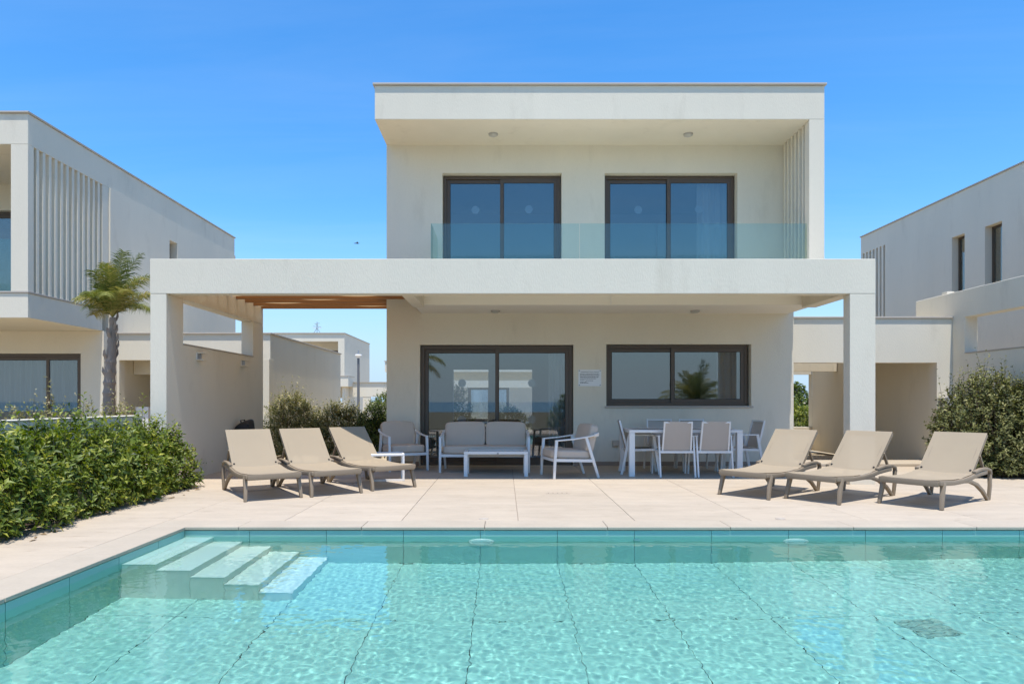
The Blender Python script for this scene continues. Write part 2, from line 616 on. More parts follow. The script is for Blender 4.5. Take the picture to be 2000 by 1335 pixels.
SY0 = 5.47
stepo = tag(bpy.data.objects.new('pool_steps', None), 'five pale stone steps going down into the pool corner', 'steps')
col.objects.link(stepo)
for k in range(5):
    xa = POOL_X0 + .002 + .274 * k
    zt = WATER_Z - .045 - .2 * k
    RECV.append(box('step', STEPT, stepo, xa, xa + .272, SY0, POOL_Y1 - .002, POOL_ZB + .002, zt - .028))
    RECV.append(box('tread', STEPT, stepo, xa - (.0 if k == 0 else .0), xa + .280, SY0 - .006, POOL_Y1 - .002, zt - .026, zt, .004))

for k, (x, lab) in enumerate(((-.22, 'round white underwater lamp on the pool wall in front of the sofa'), (2.80, 'round white underwater lamp on the pool wall in front of the right loungers'))):
    t = thing('pool_lamp', lab, 'pool lamp', (x, POOL_Y1, -.325), group='lamps in the pool wall')
    RECV.append(MB().cyl((0, 0, 0), (0, -.03, 0), .125, .115, 28).build('rim', WMETAL, t, True))
    RECV.append(MB().cyl((0, -.028, 0), (0, -.042, 0), .095, .075, 28).build('lens', surf('lamp_lens', (.55, .62, .6), rough=.2, bump=0), t, True))
tag(MB().cyl((1.27, POOL_Y1, -.25), (1.27, POOL_Y1 - .02, -.25), .035, .03, 16).build('pool_inlet', WMETAL, smooth=True), 'small white water inlet on the pool wall between the lamps', 'inlet')
dr = thing('pool_drain', 'square grey drain grate on the pool floor near the right', 'drain', (3.0, 4.82, POOL_ZB), R(8))
DRM = surf('drain_grey', (.21, .33, .28), rough=.6, bump=0)
RECV.append(box('cover', DRM, dr, -.155, .155, -.155, .155, .001, .012, .004))
for k in range(7):
    RECV.append(box('bar', DRM, dr, -.14, .14, -.135 + .045 * k - .012, -.135 + .045 * k + .012, .0125, .02, .002, 1))
for o in RECV:
    o.cycles.is_caustics_receiver = True

# water surface: small real ripples, one smooth sheet
rng = np.random.default_rng(3)
st = .011
wx = np.linspace(POOL_X0 - .004, POOL_X1 + .004, int((POOL_X1 - POOL_X0) / st))
wy = np.linspace(POOL_Y0 - .004, POOL_Y1 + .004, int((POOL_Y1 - POOL_Y0) / st))
X, Y = np.meshgrid(wx, wy)
Zw = np.zeros_like(X)
for k in range(90):
    lam = .042 * (5.0 ** (rng.random() ** 1.6))
    a = rng.normal(0, 1.0) if rng.random() < .55 else rng.random() * 6.28
    kk = 2 * math.pi / lam
    Zw += .000066 * (lam / .2) ** 1.0 * np.sin(kk * (X * math.sin(a) + Y * math.cos(a)) + rng.random() * 6.28)
gust = .55 + .45 * np.sin(X * .7 + 1.3 + .5 * np.sin(Y * .9)) * np.sin(Y * .6 + X * .23)
Zw = Zw * (.65 + .5 * gust) + WATER_Z
ids = np.arange(X.size).reshape(X.shape)
F = np.stack([ids[:-1, :-1], ids[:-1, 1:], ids[1:, 1:], ids[1:, :-1]], -1).reshape(-1, 4)
wm = bpy.data.materials.new('pool_water')
wm.use_nodes = True
t = wm.node_tree
t.nodes.remove(t.nodes['Principled BSDF'])
gl = nd(t, 'ShaderNodeBsdfGlass', Roughness=0.0, IOR=1.33)
gl.inputs['Color'].default_value = (.83, .98, .985, 1)
t.links.new(gl.outputs[0], [n for n in t.nodes if n.type == 'OUTPUT_MATERIAL'][0].inputs[0])
water = raw_mesh('water', np.stack([X.ravel(), Y.ravel(), Zw.ravel()], 1), F, wm, smooth=True)
tag(water, kind='structure')
water.cycles.is_caustics_caster = True


# ------------------------------------------------------------------ windows and doors
def glazing(parent, name, x0, x1, z0, z1, y, split=None, dots=(), out=.055, st=.065, depth=.09, swap=False):
    """Two-leaf sliding unit in the wall plane y: outer frame, two sashes, panes, seals."""
    split = (x0 + x1) / 2 if split is None else split
    fr = MB().wall_x(x0, x1, z0, z1, y, y + depth, ((x0 + out, x1 - out, z0 + out, z1 - out),)).bevel(.004, 1).build(name, BRONZE, parent)
    for k, (a, b) in enumerate(((x0 + out, split + st * .55), (split - st * .55, x1 - out))):
        yy = y + (.05 if (k == 0) != swap else .014)
        MB().wall_x(a, b, z0 + out, z1 - out, yy, yy + .032, ((a + st, b - st, z0 + out + st, z1 - out - st),)).bevel(.003, 1).build('sash', BRONZE, fr)
        MB().wall_x(a + st - .002, b - st + .002, z0 + out + st - .002, z1 - out - st + .002, yy + .008, yy + .03,
                    ((a + st + .008, b - st - .008, z0 + out + st + .008, z1 - out - st - .008),)).build('seal', GASKET, fr)
        MB().wall_x(a + st + .001, b - st - .001, z0 + out + st + .001, z1 - out - st - .001, yy + .013, yy + .019).build('pane', GLASS, fr)
        for dz in dots:
            xm = (a + b) / 2
            MB().cyl((xm, yy + .0195, dz), (xm, yy + .0215, dz), .075, n=24).build('round_sticker', DOT, fr)
    return fr


# ------------------------------------------------------------------ our villa
VX0, VX1 = -2.206, 5.42
WY = 12.79          # front wall plane
villa = thing('villa', 'white two storey villa with roof overhang and glass balcony behind the patio', 'house', (0, 0, 0))
D1 = (-1.583, 1.296, .0, 2.265)
W1 = (1.91, 4.626, 1.12, 2.275)
MB().wall_x(VX0, VX1, -.1, 3.24, WY, WY + .25, (D1, W1)).build('ground_wall', WHITE, villa)
U1 = (-1.161, 1.075, 3.27, 5.48)
U2 = (1.88, 4.367, 3.27, 5.48)
MB().wall_x(VX0, VX1, 3.24, 6.0, WY, WY + .25, (U1, U2)).build('upper_wall', WHITE, villa)
MB().wall_y(WY + .25, 22.3, -.1, 6.0, VX0, VX0 + .25, ()).build('side_wall', WHITE, villa)
MB().wall_y(WY + .25, 22.3, -.1, 6.0, VX1 - .25, VX1, ()).build('side_wall', WHITE, villa)
RW = ((-1.35, -.42, .55, 2.05), (-.14, .74, .35, 2.05))
MB().wall_x(VX0 + .25, VX1 - .25, .0, 2.98, 18.0, 18.2, RW).build('rear_wall', ROOM, villa)
MB().wall_x(VX0 + .25, VX1 - .25, 3.27, 6.0, 17.5, 17.7, ()).build('partition_wall', ROOM, villa)
box('room_floor', ROOMF, villa, VX0 + .25, VX1 - .25, WY + .25, 18.0, -.1, .002)
box('floor_slab', ROOM, villa, VX0 + .25, VX1 - .25, WY + .25, 18.2, 2.98, 3.24)
# roof with its fascia and stone cap
box('roof_slab', WHITE, villa, VX0 - .0, VX1 + .03, 11.62, 22.5, 6.0, 6.575, .008)
box('roof_cap', CAP, villa, VX0 - .03, VX1 + .06, 11.585, 22.53, 6.578, 6.612, .006)
box('fin_wall', WHITE, villa, 5.19, VX1 + .03, 11.62, 11.80, 3.24, 5.998, .006)
for k in range(6):
    yy = 11.885 + .155 * k
    box('louvre', WHITE, villa, 5.20, VX1 + .02, yy, yy + .055, 3.24, 5.998, .004, 1)
# balcony slab, canopy to the pergola beam, glass rail
box('balcony_slab', LIFTED_CREAM, villa, -1.55, VX1 - .1, 11.62, WY, 2.845, 3.235, .006)
box('canopy_slab', LIFTED_CREAM, villa, -1.36, 5.06, 10.078, 11.618, 3.03, 3.225)
box('edge_beam', WHITE, villa, -1.55, -1.362, 10.078, 11.618, 2.80, 3.23, .006)
box('edge_beam', WHITE, villa, 5.062, 5.30, 10.078, 11.618, 2.80, 3.23, .006)
box('white_strip', WMETAL, villa, 1.805, 1.82, 11.606, 11.619, 2.85, 3.03)  # thin upright white strip on the slab's front face
for a, b in ((-1.26, 1.285), (1.295, 2.60), (2.61, 5.185)):
    MB().wall_x(a, b, 3.24, 4.25, 11.70, 11.712).build('glass_panel', RAIL, villa)
MB().wall_y(11.715, WY - .005, 3.24, 4.25, -1.26, -1.248).build('glass_panel', RAIL, villa)
box('rail_shoe', WMETAL, villa, -1.27, 5.185, 11.69, 11.722, 3.236, 3.27)
# stone sill and skirting
box('window_sill', CAP, villa, 1.88, 4.66, WY - .03, WY + .12, 1.085, 1.119, .005)
SK = surf('skirting_tile', (.27, .20, .145), rough=.5, var=.06, scale=2, bump=.01)
box('skirting', SK, villa, VX0, D1[0] - .012, WY - .012, WY, .002, .08)
box('skirting', SK, villa, D1[1] + .012, VX1, WY - .012, WY, .002, .08)
glazing(villa, 'sliding_door', D1[0] + .008, D1[1] - .008, .002, 2.257, WY + .09, split=-.135, dots=(.86, 1.55), out=.07)
glazing(villa, 'window', W1[0], W1[1] - .03, 1.12, 2.268, WY + .11, split=3.19, out=.06)
glazing(villa, 'sliding_door', U1[0] + .01, U1[1] - .01, 3.275, 5.47, WY + .15, dots=(3.75, 4.85))
glazing(villa, 'sliding_door', U2[0] + .01, U2[1] - .01, 3.275, 5.47, WY + .15, dots=(3.75, 4.85))


def curtain(parent, x0, x1, y, z0, z1, n=9, amp=.035):
    b = MB()
    N = n * 8
    rows = []
    for zz in (z0, z1):
        rows.append([b.bm.verts.new((x0 + (x1 - x0) * i / N, y + amp * math.sin(i / 8 * 2 * math.pi) * (1 + .3 * math.sin(i * .37)), zz)) for i in range(N + 1)])
    back = [[b.bm.verts.new((v.co.x, v.co.y + .006, v.co.z)) for v in r] for r in rows]
    for i in range(N):
        b.bm.faces.new((rows[0][i], rows[0][i + 1], rows[1][i + 1], rows[1][i]))
        b.bm.faces.new((back[0][i + 1], back[0][i], back[1][i], back[1][i + 1]))
    return b.build('curtain', CURT, parent, True)


curtain(villa, 3.72, 4.30, WY + .42, 3.30, 5.55, 5)
curtain(villa, .85, 1.30, WY + .42, .03, 2.35, 4)
curtain(villa, 4.10, 4.80, WY + .40, .9, 2.4, 5)

for x, y, z, lab in ((-.20, 12.25, 5.999, 'round ceiling lamp under the roof overhang above the left balcony door'), (3.30, 12.25, 5.999, 'round ceiling lamp under the roof overhang above the right balcony door'),
                     (-.16, 12.35, 2.844, 'round ceiling lamp over the sofa under the balcony'), (3.45, 12.35, 2.844, 'round ceiling lamp over the dining table under the balcony')):
    t = thing('ceiling_lamp', lab, 'lamp', (x, y, z), group='ceiling lamps on the terrace')
    MB().cyl((0, 0, 0), (0, 0, -.028), .085, .08, 24).build('base', surf('lamp_grey', (.36, .34, .30), rough=.5, bump=0), t, True)
    MB().cyl((0, 0, -.027), (0, 0, -.045), .068, .05, 24).build('diffuser', surf('lamp_glass', (.42, .40, .35), rough=.3, bump=0), t, True)

# information plaque
pl = thing('information_plaque', 'white plaque with lines of small print screwed to the wall beside the window', 'sign', (1.60, WY, 1.645))
box('board', surf('plaque_white', (.72, .72, .71), rough=.35, bump=0), pl, -.215, .215, -.008, -.001, -.155, .155, .002, 1)
INK = surf('ink', (.06, .06, .06), rough=.7, bump=0)
for x, z in ((-.195, .135), (.195, .135), (-.195, -.135), (.195, -.135)):
    MB().cyl((x, -.008, z), (x, -.014, z), .012, .010, 12).build('screw', STEEL, pl)


def lettering(txt, size, loc, parent):
    c = bpy.data.curves.new('lettering', 'FONT')
    c.body = txt
    c.size = size
    c.extrude = .0004
    c.align_x = 'CENTER'
    o = bpy.data.objects.new('lettering', c)
    col.objects.link(o)
    dg = bpy.context.evaluated_depsgraph_get()
    me = bpy.data.meshes.new_from_object(o.evaluated_get(dg))
    bpy.data.objects.remove(o)
    me.materials.clear()
    me.materials.append(INK)
    p = bpy.data.objects.new('lettering', me)
    col.objects.link(p)
    p.parent = parent
    p.location = loc
    p.rotation_euler = (R(90), 0, 0)
    return p


lettering('SWIMMING POOL RULES', .031, (0, -.0095, .097), pl)
rr = random.Random(2)
for k, (z, w0, w1) in enumerate(((.066, -.18, .175), (.047, -.18, .178), (.022, -.18, .17), (.006, -.18, .16), (-.018, -.18, .12), (-.048, -.18, -.10), (-.056, -.08, .06), (-.085, -.18, -.06), (-.098, -.18, -.02))):
    b = MB()
    x = w0
    while x < w1:
        w = rr.uniform(.012, .035)
        b.box(x, min(x + w, w1), -.0092, -.0084, z, z + .008)
        x += w + .006
    o = b.build('text_line', INK, pl)
    o['kind'] = 'stuff'

# socket on the wall beside the dining set
so = thing('wall_socket', 'small beige outdoor socket box low on the wall beside the dining chairs', 'socket', (2.08, WY, .42))
SOC = surf('socket_beige', (.42, .36, .28), rough=.5, bump=0)
box('case', SOC, so, -.06, .06, -.055, 0, -.06, .06, .008)
box('cover', SOC, so, -.05, .05, -.066, -.056, -.045, .05, .004)

# ------------------------------------------------------------------ pergola
PGX0, PGX1 = -5.126, -4.89
perg = thing('pergola', 'white concrete pergola frame with wooden rafters in front of the villa', 'pergola')
box('front_beam', WHITE, perg, PGX0, 5.37, 9.874, 10.074, 2.76, 3.265, .008)
box('pillar', WHITE, perg, 5.0, 5.37, 9.876, 10.072, -.03, 2.759, .008)
MB().wall_y(9.876, 13.84, -.1, 2.759, PGX0 + .002, PGX1, ((10.40, 13.30, 2.07, 2.759),)).bevel(.006, 1).build('side_wall', WHITE, perg)
box('side_beam', WHITE, perg, PGX0 + .002, PGX1, 10.076, 13.84, 2.761, 3.262, .006)
box('wall_cap', CAP, perg, PGX0 - .01, PGX1 + .012, 10.404, 13.296, 2.071, 2.086)
for k in range(9):
    yy = 10.28 + .43 * k
    x1 = -1.552 if yy + .07 < WY else -2.21
    b = MB().box(PGX1 + .002, x1, yy, yy + .06, 3.07, 3.165)
    b.bevel(.006, 1).build('rafter', WOOD, perg)
b = MB()
nx, ny = 40, 64
gv = []
for j in range(ny + 1):
    yy = 10.09 + (13.82 - 10.09) * j / ny
    row = []
    for i in range(nx + 1):
        xx = -4.88 + (-2.23 + 4.88) * i / nx
        ph = ((yy - 10.31) / .43) % 1.0
        sag = .085 * math.sin(math.pi * ph) ** 2 * (.6 + .4 * math.sin(xx * 2.6 + math.floor((yy - 10.31) / .43) * 2.1))
        row.append(b.bm.verts.new((xx, yy, 3.17 - sag)))
    gv.append(row)
for j in range(ny):
    for i in range(nx):
        b.bm.faces.new((gv[j][i], gv[j][i + 1], gv[j + 1][i + 1], gv[j + 1][i]))
b.build('shade_cloth', SHADE, perg, True)
for y0, y1, lab in ((10.10, WY - .02, ''),):
    box('shade_cloth', SHADE, perg, -2.228, -1.555, y0, y1, 3.168, 3.174)

for k, (y, lab) in enumerate(((10.90, 'boxy white wall lamp on the pergola wall, the one nearer the pillar'), (12.73, 'boxy white wall lamp on the pergola wall, the one farther from the pillar'))):
    t = thing('wall_lamp', lab, 'lamp', (PGX1, y, 1.92), group='lamps on the pergola wall')
    box('back_plate', WMETAL, t, 0, .015, -.07, .07, -.06, .06, .003, 1)
    box('hood', WHITE, t, .015, .12, -.08, .08, .045, .065, .004, 1)
    box('lower_hood', WHITE, t, .015, .12, -.08, .08, -.065, -.045, .004, 1)
    box('lamp_front', STEEL, t, .0155, .03, -.06, .06, -.044, .044)

# ------------------------------------------------------------------ low wall and planting bed at the left
lw = thing('garden_wall', 'low white garden wall behind the green hedge', 'wall')
MB().wall_y(-1.0, 9.872, -.15, .985, -5.40, -5.24, ()).bevel(.006, 1).build('wall', WHITE, lw)
box('wall_cap', WHITE, lw, -5.41, -5.23, -1.0, 9.87, .987, 1.005, .004, 1)
tag(MB().box(-5.24, -4.30 - .21, -1.5, 9.87, -.15, -.03).build('soil_bed', SOIL), kind='structure')

# ------------------------------------------------------------------ left villa
lv = thing('villa', 'white neighbouring villa at the left with tall vertical louvres', 'house')
LX = -8.89
box('roof_slab', WHITE, lv, -18.0, LX, 12.74, 22.5, 6.0, 6.575, .008)
box('roof_cap', CAP, lv, -18.0, LX + .03, 12.705, 22.53, 6.578, 6.612, .005)
box('fin_wall', WHITE, lv, LX - .32, LX, 12.74, 12.90, 3.262, 5.998, .005)
for k in range(12):
    yy = 12.985 + .178 * k
    box('louvre', WHITE, lv, LX - .12, LX - .005, yy, yy + .075, 3.262, 5.998, .004, 1)
box('balcony_slab', WHITE, lv, -18.0, LX, 12.74, 15.1, 2.765, 3.225, .006)
box('balcony_cap', CAP, lv, -18.0, LX + .02, 12.72, 15.1, 3.228, 3.26, .004)
MB().wall_x(-18, LX + .03, -.1, 2.763, 15.1, 15.35, ((-12.3, -9.37, .0, 2.265),)).build('ground_wall', WHITE, lv)
MB().wall_x(-18, LX - .001, 3.262, 5.998, 15.1, 15.35, ((-13.0, -9.75, 3.3, 5.43),)).build('upper_wall', WHITE, lv)
MB().wall_y(15.352, 22.5, -.1, 5.998, LX - .25, LX + .03, ((18.07, 18.50, 3.7, 5.48),)).build('side_wall', WHITE, lv)
MB().wall_x(-18, LX - .26, -.1, 5.99, 19.0, 19.2, ()).build('rear_wall', ROOM, lv)
box('room_floor', ROOMF, lv, -18, LX - .26, 15.352, 19.0, -.1, .002)
box('floor_slab', ROOM, lv, -18, LX - .26, 15.352, 19.0, 2.77, 3.26)
glazing(lv, 'sliding_door', -12.29, -9.38, .003, 2.255, 15.19, split=-10.17, out=.06)
glazing(lv, 'sliding_door', -12.99, -9.76, 3.303, 5.42, 15.22, out=.06)
curtain(lv, -12.2, -9.5, 15.75, .03, 2.3, 22)
MB().wall_y(18.08, 18.49, 3.71, 5.47, LX - .2, LX - .16, ((18.12, 18.45, 3.75, 5.43),)).build('window_frame', BRONZE, lv)
MB().wall_x(-18, LX - .33, 3.262, 4.25, 12.80, 12.812).build('glass_panel', RAIL, lv)

# passage wall that joins the left villa to our garden
lp = thing('passage_wall', 'low white passage wall with beige cap behind the palm', 'wall')
MB().wall_x(LX + .032, -5.35, -.1, 2.74, 15.6, 15.85, ((-8.80, -5.75, 0, 2.15),)).build('front_wall', WHITE, lp)
box('lintel', WHITE, lp, LX + .04, -5.62, 16.3, 16.55, 1.85, 2.44)
MB().wall_y(15.852, 22.3, -.1, 2.74, -5.60, -5.35, ()).build('side_wall', WHITE, lp)
MB().wall_x(LX + .04, -5.62, -.1, 2.70, 18.4, 18.6, ()).build('rear_wall', WHITE, lp)
box('roof_slab', WHITE, lp, LX + .04, -5.62, 15.86, 18.39, 2.45, 2.70)
box('wall_cap', CAP, lp, LX + .04, -5.32, 15.56, 15.88, 2.742, 2.775, .004, 1)
box('wall_cap', CAP, lp, -5.63, -5.32, 15.884, 22.33, 2.742, 2.775, .004, 1)
box('gate_post', WHITE, lp, -5.48, -5.20, 15.1, 15.4, -.1, 2.15, .006)
box('service_box', surf('box_white', (.7, .7, .7), rough=.4, bump=0), lp, -8.62, -8.32, 15.95, 16.08, .0, 1.08, .01)

# ------------------------------------------------------------------ right villa
rv = thing('villa', 'white neighbouring villa at the right with two tall slit windows', 'house')
RX = 11.70
holes = [(17.35, 17.85, 3.55, 5.48), (16.05, 16.62, 3.55, 5.45)]
grooves = [(20.98 + .2 * k, 20.98 + .2 * k + .105, 3.3, 6.02) for k in range(7)]
MB().wall_y(11.2, 22.4, -.1, 6.575, RX, RX + .28, holes + grooves).build('side_wall', WHITE, rv)
box('roof_slab', WHITE, rv, RX + .285, 19.5, 11.2, 22.4, 6.1, 6.57)
box('roof_cap', CAP, rv, RX - .03, 19.5, 11.17, 22.43, 6.578, 6.612, .005)
MB().wall_y(20.5, 22.4, -.1, 6.09, RX + .6, RX + .7, ()).build('inner_wall', ROOM, rv)
MB().wall_y(11.2, 20.4, 3.2, 6.09, RX + 3.0, RX + 3.1, ()).build('inner_wall', ROOM, rv)
for y0, y1, z0, z1 in holes:
    f = MB().wall_y(y0 + .005, y1 - .005, z0 + .005, z1 - .005, RX + .17, RX + .22, ((y0 + .06, y1 - .06, z0 + .06, z1 - .06),)).build('slit_window', BRONZE, rv)
    MB().wall_y(y0 + .062, y1 - .062, z0 + .062, z1 - .062, RX + .192, RX + .198).build('pane', GLASS, f)

rp = thing('pergola', 'white pergola wall with open slot belonging to the right villa', 'pergola')
QX = 8.50
MB().wall_y(9.9, 14.1, -.1, 3.265, QX, QX + .236, ((10.4, 12.6, 2.09, 2.76),)).bevel(.006, 1).build('side_wall', WHITE, rp)
box('wall_cap', CAP, rp, QX - .012, QX + .248, 10.404, 12.596, 2.091, 2.106)
box('front_beam', WHITE, rp, QX + .238, 19.5, 9.9, 10.1, 2.76, 3.265, .006)
box('pillar', WHITE, rp, 19.1, 19.45, 9.902, 10.098, -.1, 2.758, .006)
box('post_block', WHITE, rp, QX + .06, QX + .20, 13.2, 13.36, 3.267, 3.33, .006)
for k in range(9):
    yy = 10.3 + .4 * k
    box('rafter', WOOD, rp, QX + .238, RX - .002, yy, yy + .07, 3.06, 3.20)

# passage wall between our villa and the right one
ap = thing('passage_wall', 'white passage wall with wide opening beside the right pillar', 'wall')
AY = 12.95
MB().wall_x(VX1 + .002, QX - .002, -.1, 2.775, AY, AY + .25, ((VX1 + .002, 8.205, .05, 1.94),)).build('front_wall', WHITE, ap)
box('wall_cap', CAP, ap, VX1 + .002, QX - .002, AY - .03, AY + .28, 2.778, 2.81, .004, 1)
MB().wall_y(AY + .252, 18.3, -.1, 2.775, 8.25, QX - .002, ()).build('side_wall', WHITE, ap)
box('roof_slab', WHITE, ap, VX1 + .004, 8.248, AY + .252, 16.6, 2.3, 2.6)
MB().wall_x(VX1 + .004, 8.248, -.1, 2.775, 18.3, 18.5, ((6.6, 8.246, .52, 1.93),)).build('rear_wall', WHITE, ap)
box('cross_beam', WHITE, ap, VX1 + .004, 8.248, 16.9, 17.1, 1.95, 2.4)
box('step', COPE, ap, VX1 + .01, 8.22, AY - .35, AY + .6, -.03, .055, .008)
gw = thing('stone_pier', 'narrow grey slatted pier behind the right shrub', 'pier')
PIER = surf('pier_grey', (.34, .31, .28), rough=.8, var=.12, scale=5, fine=60, bump=.1)
for k in range(9):
    box('course', PIER, gw, 8.22, 8.47, AY - .16, AY - .012, .02 + .14 * k, .02 + .14 * k + .128, .006, 1)
box('meter_box', surf('box_white', (.7, .7, .7), rough=.4, bump=0), gw, 8.25, 8.45, AY - .26, AY - .162, 1.1, 1.29, .008)
box('latch', STEEL, gw, 8.16, 8.215, AY - .1, AY - .06, .38, .5, .006)

# villa behind ours, seen through the terrace door and the back windows
bv = thing('villa', 'white villa behind seen through the glass of the terrace door', 'house')
box('roof_slab', WHITE, bv, -7.0, 3.2, 40.0, 49.0, 2.95, 3.55)
box('roof_cap', CAP, bv, -7.05, 3.25, 39.95, 49.05, 3.555, 3.59)
MB().wall_x(-6.8, 3.0, -.1, 2.948, 41.2, 41.45, ((-2.2, .3, .0, 2.1),)).build('front_wall', WHITE, bv)
glazing(bv, 'sliding_door', -2.19, .29, .003, 2.09, 41.3, out=.08, st=.08)
box('porch_beam', WHITE, bv, -3.2, 2.9, 38.8, 39.05, 2.0, 2.4)
for x in (-3.0, 2.6):
    box('porch_post', WHITE, bv, x, x + .25, 38.82, 39.03, -.1, 1.998)
# ------------------------------------------------------------------ far villa, lamp post, antenna
fv = thing('villa', 'distant white villa with boxy upper floor beyond the passage wall', 'house')
FX = -12.6
box('roof_slab', WHITE, fv, -20.5, FX, 53.8, 63.8, 5.95, 6.57)
box('roof_cap', CAP, fv, -20.5, FX + .05, 53.7, 63.85, 6.575, 6.62)
box('fin_wall', WHITE, fv, FX - .5, FX, 53.8, 54.1, 3.25, 5.948)
MB().wall_x(-20.5, FX - .02, 3.25, 5.948, 55.8, 56.0, ((-17.5, -13.4, 3.3, 5.4),)).build('upper_wall', WHITE, fv)
glazing(fv, 'sliding_door', -17.48, -13.42, 3.31, 5.38, 55.85, out=.1, st=.1)
MB().wall_y(54.102, 63.8, -.1, 5.948, FX - .25, FX, ((58.6, 59.0, 1.0, 5.4),)).build('side_wall', WHITE, fv)
box('stair_window', BRONZE, fv, FX - .2, FX - .12, 58.62, 58.98, 1.02, 5.38)
box('balcony_slab', WHITE, fv, -20.5, FX + .3, 53.8, 56.0, 2.4, 3.2)
box('balcony_cap', CAP, fv, -20.5, FX + .33, 53.75, 56.0, 3.205, 3.245)
MB().wall_x(-20.5, FX - .26, -.1, 2.398, 56.2, 56.4, ((-14.6, -13.3, .0, 1.5),)).build('ground_wall', WHITE, fv)
box('entrance_wall', WHITE, fv, FX + .01, -9.0, 55.5, 55.8, 1.6, 2.75)
box('entrance_cap', CAP, fv, FX + .01, -9.0, 55.4, 55.9, 2.755, 2.8)
box('entrance_post', WHITE, fv, -11.5, -10.9, 55.52, 55.78, -.1, 1.598)
ant = thing('roof_antenna', 'thin television antenna on the roof of the distant villa', 'antenna', (-14.95, 54.5, 6.62))
MB().cyl((0, 0, 0), (0, 0, .95), .025, n=8).build('mast', STEEL, ant)
for k in range(4):
    a = k * .8
    MB().cyl((-.35 * math.cos(a), -.35 * math.sin(a), .45 + .12 * k), (.35 * math.cos(a), .35 * math.sin(a), .45 + .12 * k), .02, n=6).build('rod', STEEL, ant)
MB().cyl((-.3, 0, 0), (0, 0, .45), .02, n=6).build('brace', STEEL, ant)
MB().cyl((.3, 0, 0), (0, 0, .45), .02, n=6).build('brace', STEEL, ant)
lp2 = thing('street_lamp', 'grey street lamp post with mushroom head in front of the distant villa', 'street lamp', (-8.55, 40, -.15))
MB().cyl((0, 0, 0), (0, 0, 3.9), .09, .07, 14).build('post', surf('post_grey', (.13, .13, .13), rough=.5, bump=0), lp2, True)
MB().cyl((0, 0, 3.9), (0, 0, 4.04), .08, .16, 20).build('lamp_bowl', WMETAL, lp2, True)
MB().cyl((0, 0, 4.04), (0, 0, 4.12), .20, .17, 20).build('lamp_cap', WMETAL, lp2, True)
MB().cyl((0, 0, 4.12), (0, 0, 4.36), .05, .04, 10).build('finial', STEEL, lp2, True)


# ------------------------------------------------------------------ vegetation
def leaves(name, m, parent, shoots, size, n, seed, spread=.5, curl=.25, flat=.42, stems=True, up=.35):
    """shoots: arrays P (k,3), D (k,3), L (k): stems with leaves in whorls; each leaf two triangles folded on the midrib."""
    r = np.random.default_rng(seed)
    P, D, L = shoots
    k = len(P)
    t = np.tile(np.linspace(.12, 1, n), (k, 1)) + r.normal(0, .04, (k, n))
    base = P[:, None, :] + D[:, None, :] * (L[:, None] * t)[..., None]
    ref = np.where(np.abs(D[:, 2:3]) > .9, np.array([[1., 0, 0]]), np.array([[0, 0, 1.]]))
    A = np.cross(D, ref)
    A /= np.linalg.norm(A, axis=1, keepdims=True) + 1e-9
    B = np.cross(D, A)
    ang = np.arange(n)[None, :] * 2.4 + r.random((k, 1)) * 6.28 + r.normal(0, .3, (k, n))
    rad = A[:, None, :] * np.cos(ang)[..., None] + B[:, None, :] * np.sin(ang)[..., None]
    tip = spread * (1.25 - .75 * t)
    ld = rad + D[:, None, :] * ((1 / (tip + .25)) * .5)[..., None] + r.normal(0, .18, (k, n, 3))
    ld[..., 2] += up * .3
    ld /= np.linalg.norm(ld, axis=2, keepdims=True)
    sl = size * (.65 + .6 * r.random((k, n))) * (1.1 - .35 * t)
    wd = np.cross(ld, D[:, None, :] + r.normal(0, .3, (k, n, 3)))
    wd /= np.linalg.norm(wd, axis=2, keepdims=True) + 1e-9
    nn = np.cross(wd, ld)
    b0 = base.reshape(-1, 3)
    ldf, wdf, nf, s = ld.reshape(-1, 3), wd.reshape(-1, 3), nn.reshape(-1, 3), sl.reshape(-1, 1)
    q = np.zeros((len(b0), 6, 3))
    hw = s * flat * .5
    q[:, 0] = b0
    q[:, 1] = b0 + ldf * s * .45 + wdf * hw + nf * hw * .45
    q[:, 2] = b0 + ldf * s * .45
    q[:, 3] = b0 + ldf * s * .45 - wdf * hw + nf * hw * .45
    q[:, 4] = b0 + ldf * s - nf * s * curl
    N = len(b0)
    V = q[:, :5].reshape(-1, 3)
    i0 = (np.arange(N) * 5)[:, None]
    F = np.concatenate([i0 + np.array([[0, 2, 1]]), i0 + np.array([[1, 2, 4]]), i0 + np.array([[0, 3, 2]]), i0 + np.array([[2, 3, 4]])], 1).reshape(-1, 3)
    sv = np.repeat(r.normal(0, .16, k), n)
    lv_ = np.clip(.42 + sv + r.normal(0, .18, N) + .22 * (t.reshape(-1) - .5), 0, 1)
    o = raw_mesh(name, V, F, m, parent, var=np.repeat(lv_, 4))
    o['kind'] = 'stuff'
    if stems:
        w = np.where(L > .24, .0075, .004)[:, None]
        e = P + D * L[:, None]
        SV = np.stack([P + A * w, P - A * w, e], 1).reshape(-1, 3)
        SF = np.arange(len(SV)).reshape(-1, 3)
        so_ = raw_mesh('twigs', SV, SF, TWIG, parent)
        so_['kind'] = 'stuff'
    return o


def nrm(a):
    return a / (np.linalg.norm(a, axis=-1, keepdims=True) + 1e-9)


def stem_set(parent, pts, h, r0=.012, seed=0, name='stem', m=None):
    rr_ = random.Random(seed)
    for p in pts:
        a = [Vector(p)]
        d = Vector((rr_.uniform(-.3, .3), rr_.uniform(-.3, .3), 1)).normalized()
        for i in range(4):
            a.append(a[-1] + d * h / 4)
            d = (d + Vector((rr_.uniform(-.25, .25), rr_.uniform(-.25, .25), .1))).normalized()
        MB().sweep(a, r0 * 2, n=6, taper=[1, .9, .75, .55, .3]).build(name, m or TWIG, parent, True)


